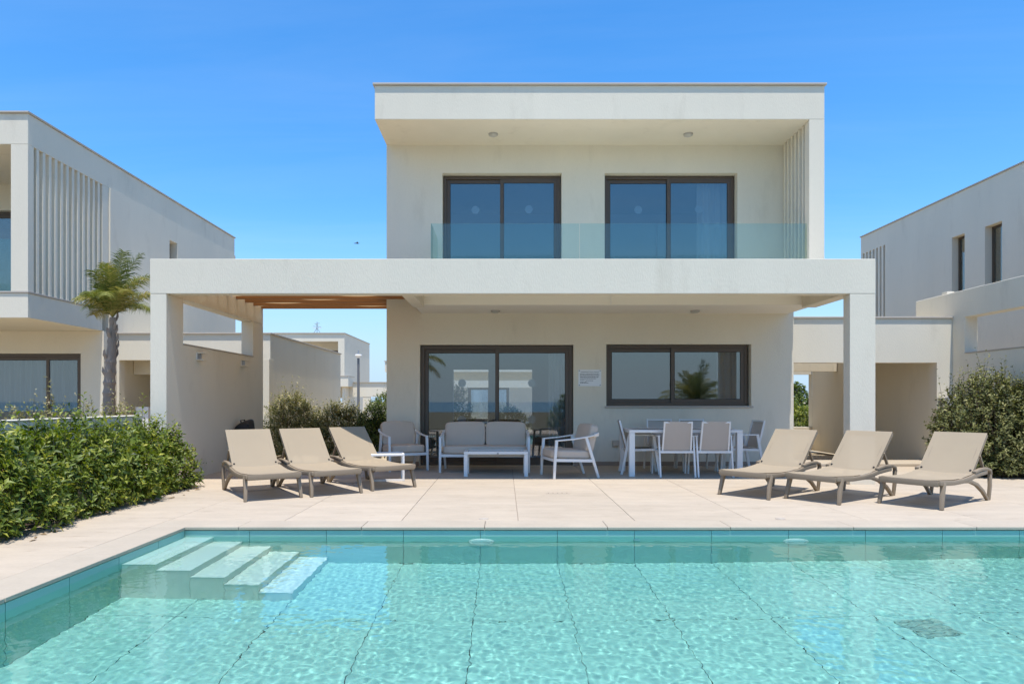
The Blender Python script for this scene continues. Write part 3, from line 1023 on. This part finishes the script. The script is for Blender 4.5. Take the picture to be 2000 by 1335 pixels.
# the clipped laurel hedge in front of the garden wall
hedge = thing('hedge', 'dense green laurel hedge growing beside the pool path', 'hedge', (0, 0, 0))
r = np.random.default_rng(11)
K = 5200
yy = r.uniform(1.2, 9.75, K)
lump = lambda y_: .5 + .5 * np.sin(y_ * 2.9 + 1.0) * np.sin(y_ * 1.3 + .4)
hx = .51 + .08 * np.sin(yy * 3.3) + .05 * np.sin(yy * 7.1)
hz = .72 + .17 * lump(yy) + .07 * np.sin(yy * 8.3)
end = np.clip((10.0 - yy) / .4, .45, 1)
hx *= end ** .5
hz *= end ** .35
cx = -4.83 + .02 * np.sin(yy * 2)
th = r.random(K) * math.pi * 1.12 - .06 * math.pi
rad = r.random(K) ** .28
px = cx + hx * np.cos(th) * rad
pz = .06 + np.maximum(hz * np.sin(th), -.02) * rad * (.78 + .22 * r.random(K))
keep = px < -4.22
P = np.stack([px, yy, pz], 1)
D = nrm(np.stack([np.cos(th) * .75, r.normal(0, .35, K), np.sin(th) * .55 + .55], 1) + r.normal(0, .25, (K, 3)))
L = r.uniform(.10, .20, K)
tall = r.random(K) < .20
L = np.where(tall & (pz > .55), r.uniform(.22, .40, K), L)
D = np.where((tall & (pz > .55))[:, None], nrm(np.stack([r.normal(0, .12, K), r.normal(0, .12, K), np.ones(K)], 1)), D)
leaves('foliage', HEDGE, hedge, (P[keep], D[keep], L[keep]), .088, 9, 5, flat=.40)
stem_set(hedge, [(-4.85 + random.uniform(-.15, .2), 1.5 + .55 * i, -.05) for i in range(15)], .55, .016, 3)
# a few stray runners at its far end
for i in range(1):
    K2 = 16
    P2 = np.stack([r.uniform(-4.75, -3.9, K2), r.uniform(9.25, 9.8, K2), r.uniform(.0, .5, K2)], 1)
    P2[:, 0] = r.uniform(-4.62, -4.45, K2)
    P2[:, 1] = r.uniform(9.1, 9.75, K2)
    D2 = nrm(np.stack([r.uniform(.3, 1, K2), r.normal(-.2, .4, K2), r.normal(.2, .4, K2)], 1))
    leaves('runner', HEDGE, hedge, (P2, D2, r.uniform(.22, .42, K2)), .055, 8, 8, flat=.55)


def shrub(label, center, rx, ry, h, K, m, leaf, seed, n=8, spikes=.06, group=None, flat=.5, stray=.3, lo=.1):
    t = thing('shrub', label, 'shrub', (center[0], center[1], 0), 0, group)
    r = np.random.default_rng(seed)
    u = nrm(r.normal(size=(K, 3)))
    u[:, 2] = np.abs(u[:, 2]) * 1.1 - .15
    lumps = nrm(r.normal(size=(9, 3)))
    lumps[:, 2] = np.abs(lumps[:, 2])
    bump = 1 + .42 * np.max(np.clip(u @ lumps.T, 0, 1) ** 7, axis=1) - .27
    rad = (r.random(K) ** .33) * bump
    P = np.stack([u[:, 0] * rx, u[:, 1] * ry, lo + np.maximum(u[:, 2], 0) * (h - lo) + (u[:, 2] < 0) * 0.02], 1)
    P[:, :2] *= rad[:, None]
    P[:, 2] *= (.35 + .65 * np.clip(rad, 0, 1.15))
    D = nrm(u * .8 + np.array([0, 0, .7]) + r.normal(0, .4, (K, 3)))
    L = r.uniform(.10, .22, K)
    sp = (r.random(K) < spikes) & (P[:, 2] > h * .45)
    L = np.where(sp, r.uniform(stray * .6, stray * 1.4, K), L)
    D = np.where(sp[:, None], nrm(np.stack([r.normal(0, .2, K), r.normal(0, .2, K), np.ones(K)], 1)), D)
    leaves('foliage', m, t, (P, D, L), leaf, n, seed + 1, flat=flat)
    stem_set(t, [(random.uniform(-.3, .3) * rx, random.uniform(-.3, .3) * ry, -.12) for _ in range(4)], h * .7, .02, seed)
    return t


GRP = 'silvery shrubs behind the loungers'
shrub('tall spiky silvery shrub behind the left loungers beside the pergola wall', (-4.5, 14.6), .85, .6, 1.45, 1900, SILVER, .055, 21, group=GRP, stray=.45, spikes=.10)
shrub('rounded silvery shrub behind the middle left lounger', (-3.45, 14.5), .85, .55, 1.2, 1900, SILVER, .055, 23, group=GRP)
shrub('low dark green shrub beside the corner of the villa behind the armchair', (-2.75, 14.3), .55, .5, 1.05, 1100, GREEN, .055, 25)
shrub('bright green bush behind the villa corner under the distant entrance', (-3.2, 18.5), .8, .8, 1.55, 1100, GREEN, .07, 27)
shrub('big olive green shrub at the right edge behind the loungers', (8.15, 11.2), 1.3, .85, 1.70, 4000, leaf_mat('olive_leaf', (.03, .038, .01), (.16, .17, .045), (.44, .40, .16), .28, .6), .062, 31, n=9, spikes=.13, stray=.5)
GRP2 = 'pale young shrubs behind the garden wall'
for i, (x, y, h, lab) in enumerate(((-7.35, 9.6, 1.35, 'pale young shrub behind the garden wall at the left edge'), (-7.25, 10.3, 1.18, 'pale young shrub in front of the left villa door mullion'),
                                    (-6.95, 10.5, 1.22, 'pale young shrub in front of the right pane of the left villa door'), (-6.75, 11.2, 1.30, 'pale young shrub just left of the palm trunk'), (-6.2, 11.0, 1.15, 'pale young shrub just right of the palm trunk'))):
    shrub(lab, (x, y), .38, .35, h, 190, SILVER, .06, 41 + i, n=7, spikes=.16, group=GRP2, stray=.4)
shrub('green shrub in the back garden seen through the left leaf of the terrace door', (-1.55, 21.5), .75, .6, 1.75, 700, GREEN, .08, 71)
shrub('low green shrub in the back garden seen through the right leaf of the terrace door', (.2, 22.5), .9, .6, 1.1, 600, GREEN, .08, 73)
shrub('dark round tree far beyond the passage beside the villa', (40, 95), 3.2, 3.0, 4.2, 900, GREEN, .35, 75)
shrub('sunlit green hedge seen through the passage beside the villa', (10.0, 23.5), 1.5, .7, 1.2, 1500, HEDGE, .08, 51)


def palm(label, loc, trunk_h, r0, fl, nf, seed, lean=(0, 0), up_bias=.5, bias=0.0):
    t = thing('palm_tree', label, 'palm', loc)
    rr_ = random.Random(seed)
    # trunk: ringed with old leaf bases
    path, tap = [], []
    n = 46
    for i in range(n + 1):
        f = i / n
        path.append((lean[0] * f * f + .012 * math.sin(f * 9), lean[1] * f * f, trunk_h * f))
        tap.append(1.08 + .12 * math.sin(f * 4) - .35 * max(0, f - .55) / .45 + (.10 if i % 3 == 0 else -.03) + rr_.uniform(-.06, .06))
    MB().sweep(path, 2 * r0, n=14, taper=tap).build('trunk', BARK, t, True)
    top = Vector(path[-1])
    for i in range(14):
        a = i * 2.4
        z = trunk_h * rr_.uniform(.62, .99)
        f = z / trunk_h
        p = Vector((lean[0] * f * f + math.cos(a) * r0 * .8, lean[1] * f * f + math.sin(a) * r0 * .8, z))
        e = p + Vector((math.cos(a) * .05, math.sin(a) * .05, .16))
        MB().sweep([p, (p + e) / 2 + Vector((math.cos(a), math.sin(a), 0)) * .02, e], .06, .02, n=6, taper=[1, .8, .3]).build('leaf_base', BARK, t)
    for i in range(nf):
        f = i / nf
        az = i * 2.39996 + rr_.uniform(-.25, .25)
        el = R(82) - R(95) * f ** 1.1 * (1.25 - up_bias) + rr_.uniform(-.1, .1)
        ln = fl * rr_.uniform(.82, 1.1) * (1 + bias * math.cos(az))
        p = top.copy()
        d = Vector((math.cos(az) * math.cos(el), math.sin(az) * math.cos(el), math.sin(el)))
        pts = [p.copy()]
        S = 14
        droop = .105 + .05 * f
        for k in range(S):
            p = p + d * (ln / S)
            d = (d + Vector((0, 0, -droop * (k / S + .35)))).normalized()
            pts.append(p.copy())
        V, F, var = [], [], []
        hz_ = Vector((-math.sin(az), math.cos(az), 0))
        base_v = rr_.uniform(.25, .75) - (.0 if f < .75 else -.2)
        for k in range(1, S + 1):
            a0, a1 = pts[k - 1], pts[k]
            dd = (a1 - a0).normalized()
            nn_ = dd.cross(hz_)
            w = .012 * (1 - k / (S + 2))
            b = len(V)
            V += [a0 + hz_ * w, a0 - hz_ * w, a1 - hz_ * w, a1 + hz_ * w]
            F += [(b, b + 1, b + 2), (b, b + 2, b + 3)]
            var += [.9, .9]
            if k < 3:
                continue
            g_ = math.sin(math.pi * min(1, (k - 1.5) / S)) ** .6
            for q in range(6):
                for sgn in (-1, 1):
                    o = a0.lerp(a1, q / 6)
                    ll = (.15 + fl * .15) * g_ * rr_.uniform(.8, 1.1)
                    lv_ = (hz_ * sgn * .95 + dd * .75 + nn_ * rr_.uniform(-.5, .35)).normalized()
                    tip = o + lv_ * ll + Vector((0, 0, -ll * rr_.uniform(.12, .4)))
                    mid = o + lv_ * ll * .5
                    wv = dd * .006 * (1 + fl)
                    b = len(V)
                    V += [o - wv * .5, o + wv * .5, mid + wv * .6, mid - wv * .6, tip]
                    F += [(b, b + 1, b + 2), (b, b + 2, b + 3), (b + 3, b + 2, b + 4)]
                    v_ = min(1, max(0, base_v + rr_.uniform(-.2, .2)))
                    var += [v_] * 3
        raw_mesh('frond', np.array([tuple(v) for v in V]), np.array(F), PALM, t, var=var)
    return t


palm('small palm tree with ragged brown trunk in front of the left villa', (-6.95, 12.0, -.1), 2.78, .082, .88, 25, 5, lean=(.06, 0), up_bias=.80, bias=.36)
# palms and shrubs on the sea side: the villa's glass mirrors them
palm('arching palm on the sea side mirrored in the kitchen window', (8.3, -4.0, -.15), 1.15, .13, 1.9, 30, 9, up_bias=.4)
palm('tall palm on the sea side mirrored in the corner of the terrace door', (-4.1, -4.2, -.15), 3.0, .14, 1.7, 28, 13)
shrub('dark bush on the sea side mirrored in the terrace door', (3.0, -3.4), 1.1, .8, 1.75, 1200, GREEN, .09, 61)

# ------------------------------------------------------------------ sun loungers
def lounger(label, p, rz):
    t = thing('sun_lounger', label, 'sun lounger', (p[0], p[1], 0), rz, 'beige sun loungers on the patio')
    H = .325
    prof = [(-.02, .325), (.12, .318), (.35, .305), (.60, .308), (.82, .328), (.98, .352)]
    for s in (-1, 1):
        x = s * .315
        MB().sweep([(x, y, z - .028) for y, z in prof] + [(x, 1.12, .335), (x, 1.30, .345)], .042, .054, n=4).bevel(.012, 2).build('side_rail', RESIN, t, True)
        # front leg
        MB().sweep([(s * .318, .085, .30), (s * .325, .04, .15), (s * .335, .0, .0)], .046, .052, n=4, taper=[1.1, .95, .82]).bevel(.01, 2).build('leg', RESIN, t, True)
        # rear leg, its arch and the hand rail above
        arch = [(x, .55, .275), (x, .80, .265), (x, 1.0, .215), (x, 1.19, .12), (x * 1.02, 1.33, .0)]
        MB().sweep(arch, .042, .042, n=4, taper=[.8, 1, 1.05, 1, .9]).bevel(.01, 2).build('leg', RESIN, t, True)
        MB().sweep([(x * 1.02, 1.36, .0), (x * 1.02, 1.40, .17), (x, 1.415, .315)], .042, .046, n=4, taper=[.85, .95, 1.0]).bevel(.01, 2).build('leg', RESIN, t, True)
        MB().sweep([(x * 1.005, .93, .36), (x * 1.005, 1.12, .385), (x * 1.005, 1.30, .385), (x * 1.005, 1.405, .36), (x * 1.005, 1.425, .30)], .048, .036, n=4).bevel(.012, 2).build('hand_rail', RESIN, t, True)
    MB().sweep([(-.315, -.012, .29), (.315, -.012, .29)], .05, .07, up=(0, 1, 0), n=4).bevel(.012, 2).build('foot_bar', RESIN, t, True)
    for k in range(5):
        y = .13 + .19 * k
        MB().sweep([(-.31, y, .262), (.31, y, .262)], .034, .022, up=(0, 1, 0), n=4).build('cross_rib', RESIN, t)
    # seat cloth
    b = MB()
    rows = []
    S = 18
    for i in range(S + 1):
        y = -.03 + i / S * 1.035
        z = np.interp(y, [q[0] for q in prof], [q[1] for q in prof])
        rows.append([b.bm.verts.new((x, y, z + .006 - .012 * (1 - (x / .3) ** 2))) for x in np.linspace(-.312, .312, 9)])
    for i in range(S):
        for j in range(8):
            b.bm.faces.new((rows[i][j], rows[i][j + 1], rows[i + 1][j + 1], rows[i + 1][j]))
    b.build('seat_cloth', SLING, t, True)
    # backrest, reclined
    hy, hz, a, ln = .955, .336, R(45), .645
    u = Vector((0, math.cos(a), math.sin(a)))
    nrm_ = Vector((0, -math.sin(a), math.cos(a)))
    h0 = Vector((0, hy, hz))
    bk = MB()
    for s in (-1, 1):
        bk.sweep([h0 + Vector((s * .268, 0, 0)), h0 + Vector((s * .268, 0, 0)) + u * ln], .05, .045)
    bk.sweep([h0 + Vector((-.243, 0, 0)) + u * (ln - .025), h0 + Vector((.243, 0, 0)) + u * (ln - .025)], .05, .04, up=u)
    bo = bk.build('backrest', RESIN, t)
    c = MB()
    rows = []
    for i in range(11):
        f = i / 10
        rows.append([c.bm.verts.new(h0 + Vector((x, 0, 0)) + u * (-.035 + f * (ln + .04)) + nrm_ * (.027 - .014 * (1 - (x / .31) ** 2) * math.sin(math.pi * f))) for x in np.linspace(-.297, .297, 9)])
    for i in range(10):
        for j in range(8):
            c.bm.faces.new((rows[i][j], rows[i][j + 1], rows[i + 1][j + 1], rows[i + 1][j]))
    c.build('back_cloth', SLING, bo, True)
    for s in (-1, 1):
        MB().cyl(h0 + Vector((s * .27, .02, .02)), h0 + Vector((s * .27, .0, .05)), .014, .012, 10).build('bolt', BLACK, bo)
        MB().sweep([h0 + Vector((s * .29, 0, 0)) + u * .30, (s * .29, 1.30, .35)], .03, .02, n=4).build('prop', RESIN, bo)
    return t


def at_mid(a, b):
    return ((a[0] + b[0]) / 2, (a[1] + b[1]) / 2)


lounger('leftmost beige sun lounger beside the hedge', at_mid((-3.10, 8.20), (-2.54, 8.51)), R(33))
lounger('beige sun lounger between two others at the left of the patio', at_mid((-2.42, 8.60), (-1.877, 8.94)), R(36))
lounger('beige sun lounger with shaded backrest beside the small white table', at_mid((-1.775, 9.19), (-1.249, 9.58)), R(40))
lounger('beige sun lounger at the right nearest the dining table', at_mid((2.775, 8.79), (3.23, 8.37)), R(-49))
lounger('beige sun lounger in the middle of the right row in front of the pillar', at_mid((3.487, 8.44), (3.893, 7.96)), R(-54))
lounger('rightmost beige sun lounger in front of the olive shrub', at_mid((4.42, 8.04), (4.846, 7.58)), R(-54))


# ------------------------------------------------------------------ lounge set
def cushion(w, d, h, p=5.0, cuts=9, puff=.03):
    bm = bmesh.new()
    bmesh.ops.create_cube(bm, size=2.0)
    bmesh.ops.subdivide_edges(bm, edges=bm.edges[:], cuts=cuts, use_grid_fill=True)
    for v in bm.verts:
        q = v.co
        k = (abs(q.x) ** p + abs(q.y) ** p + abs(q.z) ** p) ** (1 / p)
        q = q / k
        pf = 1 + puff * (1 - q.x ** 2) * (1 - q.y ** 2) * 4
        v.co = Vector((q.x * w / 2, q.y * d / 2, q.z * h / 2 * pf))
    b = MB()
    b.bm.free()
    b.bm = bm
    return b


def lounge_seat(name, label, cat, W, loc, rz, n_back):
    """Front looks to -y. White frame with splayed legs and sloping arms, grey cushions."""
    t = thing(name, label, cat, loc, rz, 'lounge set with grey cushions')
    hw = W / 2
    for s in (-1, 1):
        MB().sweep([(s * hw, -.34, 0), (s * hw, -.325, .3), (s * hw, -.30, .585)], .042, .042, n=4, taper=[.9, 1, 1]).bevel(.006, 2).build('leg', WMETAL, t, True)
        MB().sweep([(s * hw * .96, .40, 0), (s * hw * .98, .30, .3), (s * hw, .19, .635)], .042, .045, n=4, taper=[.85, 1, 1]).bevel(.006, 2).build('leg', WMETAL, t, True)
        MB().sweep([(s * hw, -.325, .592), (s * hw, -.05, .612), (s * hw, .2, .645), (s * hw * .985, .33, .672)], .045, .022, n=4).bevel(.005, 1).build('arm_rest', WMETAL, t, True)
        MB().sweep([(s * (hw - .0), -.31, .292), (s * (hw - .0), .29, .272)], .03, .045, n=4).build('side_rail', WMETAL, t)
    band = [(-hw * .985, .325, .670), (-hw * .93, .40, .685), (-hw * .5, .425, .69), (hw * .5, .425, .69), (hw * .93, .40, .685), (hw * .985, .325, .670)]
    MB().sweep(band, .022, .055, up=(0, 1, 0), n=4).build('back_band', WMETAL, t, True)
    MB().sweep([(-hw + .02, -.325, .29), (hw - .02, -.325, .29)], .03, .045, up=(0, 1, 0)).build('front_rail', WMETAL, t)
    MB().sweep([(-hw + .02, .28, .275), (hw - .02, .28, .275)], .03, .045, up=(0, 1, 0)).build('rear_rail', WMETAL, t)
    for k in range(4):
        y = -.25 + .15 * k
        MB().sweep([(-hw + .02, y, .285), (hw - .02, y, .285)], .05, .012, up=(0, 1, 0)).build('slat', WMETAL, t)
    o = cushion(W - .06, .66, .14, p=8.0).build('seat_cushion', CUSH, t, True, ang=80)
    o.location = (0, -.02, .372)
    o.rotation_euler = (R(-2), 0, 0)
    bw = (W - .06) / n_back
    for k in range(n_back):
        o = cushion(bw - .008, .14, .44, p=9.0, puff=.02).build('back_cushion', CUSH, t, True, ang=80)
        o.location = (-(W - .06) / 2 + bw * (k + .5), .305, .615)
        o.rotation_euler = (R(-15), R(random.uniform(-1, 1)), R(random.uniform(-1.5, 1.5)))
    return t


lounge_seat('sofa', 'white framed two seat sofa with grey cushions before the glass door', 'sofa', 1.50, (-.335, 11.86, 0), 0, 2)
lounge_seat('armchair', 'grey cushioned armchair turned sideways right of the sofa', 'armchair', .68, (1.02, 11.0, 0), R(-76), 1)
lounge_seat('armchair', 'grey cushioned armchair left of the sofa against the villa wall', 'armchair', .68, (-1.80, 12.12, 0), R(26), 1)


def frame_table(name, label, cat, loc, rz, W, Dp, H, leg, topm, apron=.045):
    t = thing(name, label, cat, loc, rz)
    for sx in (-1, 1):
        for sy in (-1, 1):
            x, y = sx * (W / 2 - leg / 2), sy * (Dp / 2 - leg / 2)
            box('leg', WMETAL, t, x - leg / 2, x + leg / 2, y - leg / 2, y + leg / 2, 0, H - apron - .001, .004)
    MB().grid([-W / 2, -W / 2 + leg, W / 2 - leg, W / 2], [-Dp / 2, -Dp / 2 + leg, Dp / 2 - leg, Dp / 2], lambda i, j: not (i == 1 and j == 1), lambda u, v, z: (u, v, z), H, H - apron).bevel(.004, 1).build('frame', WMETAL, t)
    box('top', topm, t, -W / 2 + leg + .004, W / 2 - leg - .004, -Dp / 2 + leg + .004, Dp / 2 - leg - .004, H - .02, H - .004, .003, 1)
    return t


TOPW = surf('white_table_glass', (.62, .65, .66), rough=.12, var=.02, bump=0)
TOPG = surf('taupe_table_top', (.30, .26, .22), rough=.35, var=.05, scale=3, bump=.005)
ct = frame_table('coffee_table', 'low white coffee table in front of the sofa', 'coffee table', (-.135, 11.22, 0), 0, 1.03, .55, .40, .06, TOPW)
MB().cyl((.03, -.2755, .37), (.03, -.281, .37), .018, .016, 14).build('badge', STEEL, ct)
st_ = frame_table('side_table', 'small white side table beside the shaded lounger', 'side table', (-1.80, 10.50, 0), R(12), .50, .42, .415, .032, TOPW, .035)
for a, b in (((-.23, -.19, .015), (.23, -.19, .015)), ((-.23, .19, .015), (-.23, -.19, .015))):
    MB().sweep([a, b], .03, .03, up=(0, 0, 1)).build('foot_bar', WMETAL, st_)
frame_table('dining_table', 'long white dining table under the villa window', 'dining table', (2.915, 11.42, 0), 0, 1.82, .95, .748, .09, TOPG, .045)


def dining_chair(label, loc, rz):
    """Looks to -y: trapezoid arm frames, cloth seat and back."""
    t = thing('dining_chair', label, 'chair', loc, rz, 'chairs round the dining table')
    for s in (-1, 1):
        x = s * .275
        MB().sweep([(x, -.31, 0), (x, -.26, .32), (x, -.215, .645)], .026, .045, n=4).bevel(.004, 1).build('leg', WMETAL, t)
        MB().sweep([(x, .31, 0), (x, .245, .32), (x, .185, .645)], .026, .045, n=4).bevel(.004, 1).build('leg', WMETAL, t)
        MB().sweep([(x, -.235, .652), (x, .205, .652)], .045, .022, n=4).bevel(.004, 1).build('arm_rest', WMETAL, t)
        MB().sweep([(x * .96, -.25, .415), (x * .96, .24, .40)], .025, .035, n=4).build('side_rail', WMETAL, t)
    MB().sweep([(-.27, -.235, .412), (.27, -.235, .412)], .025, .03, up=(0, 1, 0)).build('front_rail', WMETAL, t)
    MB().sweep([(-.27, .235, .40), (.27, .235, .40)], .025, .035, up=(0, 1, 0)).build('rear_rail', WMETAL, t)
    b = MB()
    for i in range(2):
        pass
    rows = []
    for i in range(9):
        y = -.245 + .46 * i / 8
        rows.append([b.bm.verts.new((x, y, .435 - .018 * (1 - (x / .24) ** 2) - .01 * math.sin(math.pi * i / 8))) for x in np.linspace(-.245, .245, 7)])
    for i in range(8):
        for j in range(6):
            b.bm.faces.new((rows[i][j], rows[i][j + 1], rows[i + 1][j + 1], rows[i + 1][j]))
    b.build('seat', SLINGW, t, True)
    p0, p1 = Vector((0, .215, .425)), Vector((0, .335, .885))
    u = (p1 - p0)
    fr = MB()
    for s in (-1, 1):
        fr.sweep([p0 + Vector((s * .225, 0, -.02)), p1 + Vector((s * .215, 0, 0))], .024, .028)
    fr.sweep([p1 + Vector((-.203, 0, -.012)), p1 + Vector((.203, 0, -.012))], .024, .024, up=(0, 1, 0))
    bo = fr.build('backrest', WMETAL, t)
    c = MB()
    rows = []
    for i in range(8):
        q = p0 + u * (i / 7)
        rows.append([c.bm.verts.new(q + Vector((x, .018 * (1 - (x / .2) ** 2) + .008, 0))) for x in np.linspace(-.216, .216, 7)])
    for i in range(7):
        for j in range(6):
            c.bm.faces.new((rows[i][j], rows[i][j + 1], rows[i + 1][j + 1], rows[i + 1][j]))
    c.build('back_cloth', SLINGW, bo, True)
    return t


# chair looks to -y by default; rz turns it
dining_chair('left of the two white dining chairs with their backs to the pool', (2.745, 11.10, 0), R(180))
dining_chair('right of the two white dining chairs with their backs to the pool', (3.345, 11.10, 0), R(180))
dining_chair('left of the two white dining chairs against the villa wall', (2.80, 12.02, 0), 0)
dining_chair('right of the two white dining chairs against the villa wall', (3.38, 12.02, 0), 0)
dining_chair('white dining chair at the left end of the table', (2.27, 11.50, 0), R(90 - 6))
dining_chair('white dining chair at the right end of the table', (3.98, 11.55, 0), R(-90 + 5))

# ------------------------------------------------------------------ small things
rd = np.random.default_rng(77)
kd = 46
lp_ = np.stack([-4.42 + np.abs(rd.normal(0, .16, kd)), rd.uniform(3.0, 9.7, kd), np.full(kd, .004)], 1)
ad = rd.random(kd) * 6.28
ld_ = .03 + .03 * rd.random(kd)
dv_ = np.stack([np.cos(ad), np.sin(ad), np.zeros(kd)], 1) * ld_[:, None]
sv_ = np.stack([-np.sin(ad), np.cos(ad), np.zeros(kd)], 1) * ld_[:, None] * .28
up_ = np.stack([np.zeros(kd), np.zeros(kd), .006 + .012 * rd.random(kd)], 1)
LV = np.stack([lp_ - dv_, lp_ + sv_ + up_, lp_ + dv_, lp_ - sv_ + up_ * .4], 1).reshape(-1, 3)
dl = raw_mesh('dry_leaves', LV, np.arange(kd * 4).reshape(-1, 4), surf('dry_leaf', (.20, .13, .06), rough=.8, var=.3, scale=9, bump=0))
tag(dl, 'scattered dry leaves on the paving along the hedge', 'leaves', kind='stuff')
bg = thing('black_bag', 'crumpled black bag slumped against the pergola wall behind the leftmost lounger', 'bag', (-4.62, 12.35, 0))
rb = np.random.default_rng(4)
bmx = cushion(.5, .5, .92, p=2.6, cuts=9, puff=0)
for v in bmx.bm.verts:
    n_ = math.sin(v.co.x * 17 + 1) * .02 + math.sin(v.co.z * 14 + v.co.y * 11) * .022 + math.sin(v.co.y * 23) * .012
    k = 1 - .45 * max(0, v.co.z / .46) ** 2
    v.co = Vector((v.co.x * k + n_ - .04 * (v.co.z > .2), v.co.y * k + n_, v.co.z + n_ * .6))
o = bmx.build('sack', BLACK, bg, True, ang=80)
o.location = (0, 0, .40)
MB().sweep([(-.12, 0, .76), (-.15, 0, .86), (-.08, 0, .87), (-.05, 0, .79)], .03, .02, n=6).build('strap', BLACK, bg, True)
of = thing('orange_float', 'slim orange float standing upright behind the two left loungers', 'pool toy', (-4.02, 11.5, 0), R(20))
MB().sweep([(0, 0, 0), (-.015, 0, .2), (-.05, 0, .45)], .07, .035, n=10, taper=[1, 1, .7]).build('board', surf('orange_foam', (.62, .26, .03), rough=.6, bump=.01), of, True)
MB().sweep([(.045, .002, .0), (.033, .002, .2), (.0, .002, .42)], .018, .03, n=8).build('edge', surf('yellow_foam', (.6, .45, .08), rough=.6, bump=.01), of, True)

LID = surf('lid_white', (.44, .375, .30), rough=.5, bump=0)
for x, lab in ((-.21, 'small pale round lid in the paving by the pool edge in front of the sofa'), (2.83, 'small pale round lid in the paving in front of the right loungers')):
    t = thing('deck_lid', lab, 'lid', (x, 7.0, .001), group='lids in the paving')
    MB().cyl((0, 0, 0), (0, 0, .006), .05, .047, 24).build('plate', LID, t, True)
    MB().cyl((0, 0, .006), (0, 0, .009), .032, .030, 24).build('inner_plate', LID, t, True)
fd = thing('floor_drain', 'row of small dark drain slots in the paving before the coffee table', 'drain', (.70, 8.95, .001))
box('plate', DECK, fd, -.16, .16, -.05, .05, 0, .003)
for k in range(5):
    box('slot', BED, fd, -.13 + .06 * k, -.115 + .06 * k, -.035, .035, .0032, .0045)

bd = thing('bird', 'tiny dark bird flying in the sky left of the villa', 'bird', (-8.65, 40.0, 10.45), R(25))
BIRD = surf('bird_dark', (.03, .03, .035), rough=.7, bump=0)
MB().sweep([(-.16, 0, 0), (-.06, 0, .02), (.06, 0, .02), (.13, 0, .035), (.17, 0, .03)], .07, .06, up=(0, 1, 0), n=8, taper=[.35, .9, 1, .6, .15]).build('body', BIRD, bd, True)
for s in (-1, 1):
    MB().sweep([(.03, s * .02, .02), (.0, s * .14, .07), (-.06, s * .27, .05)], .09, .008, up=(1, 0, 0), n=6, taper=[1, .8, .15]).build('wing', BIRD, bd, True)
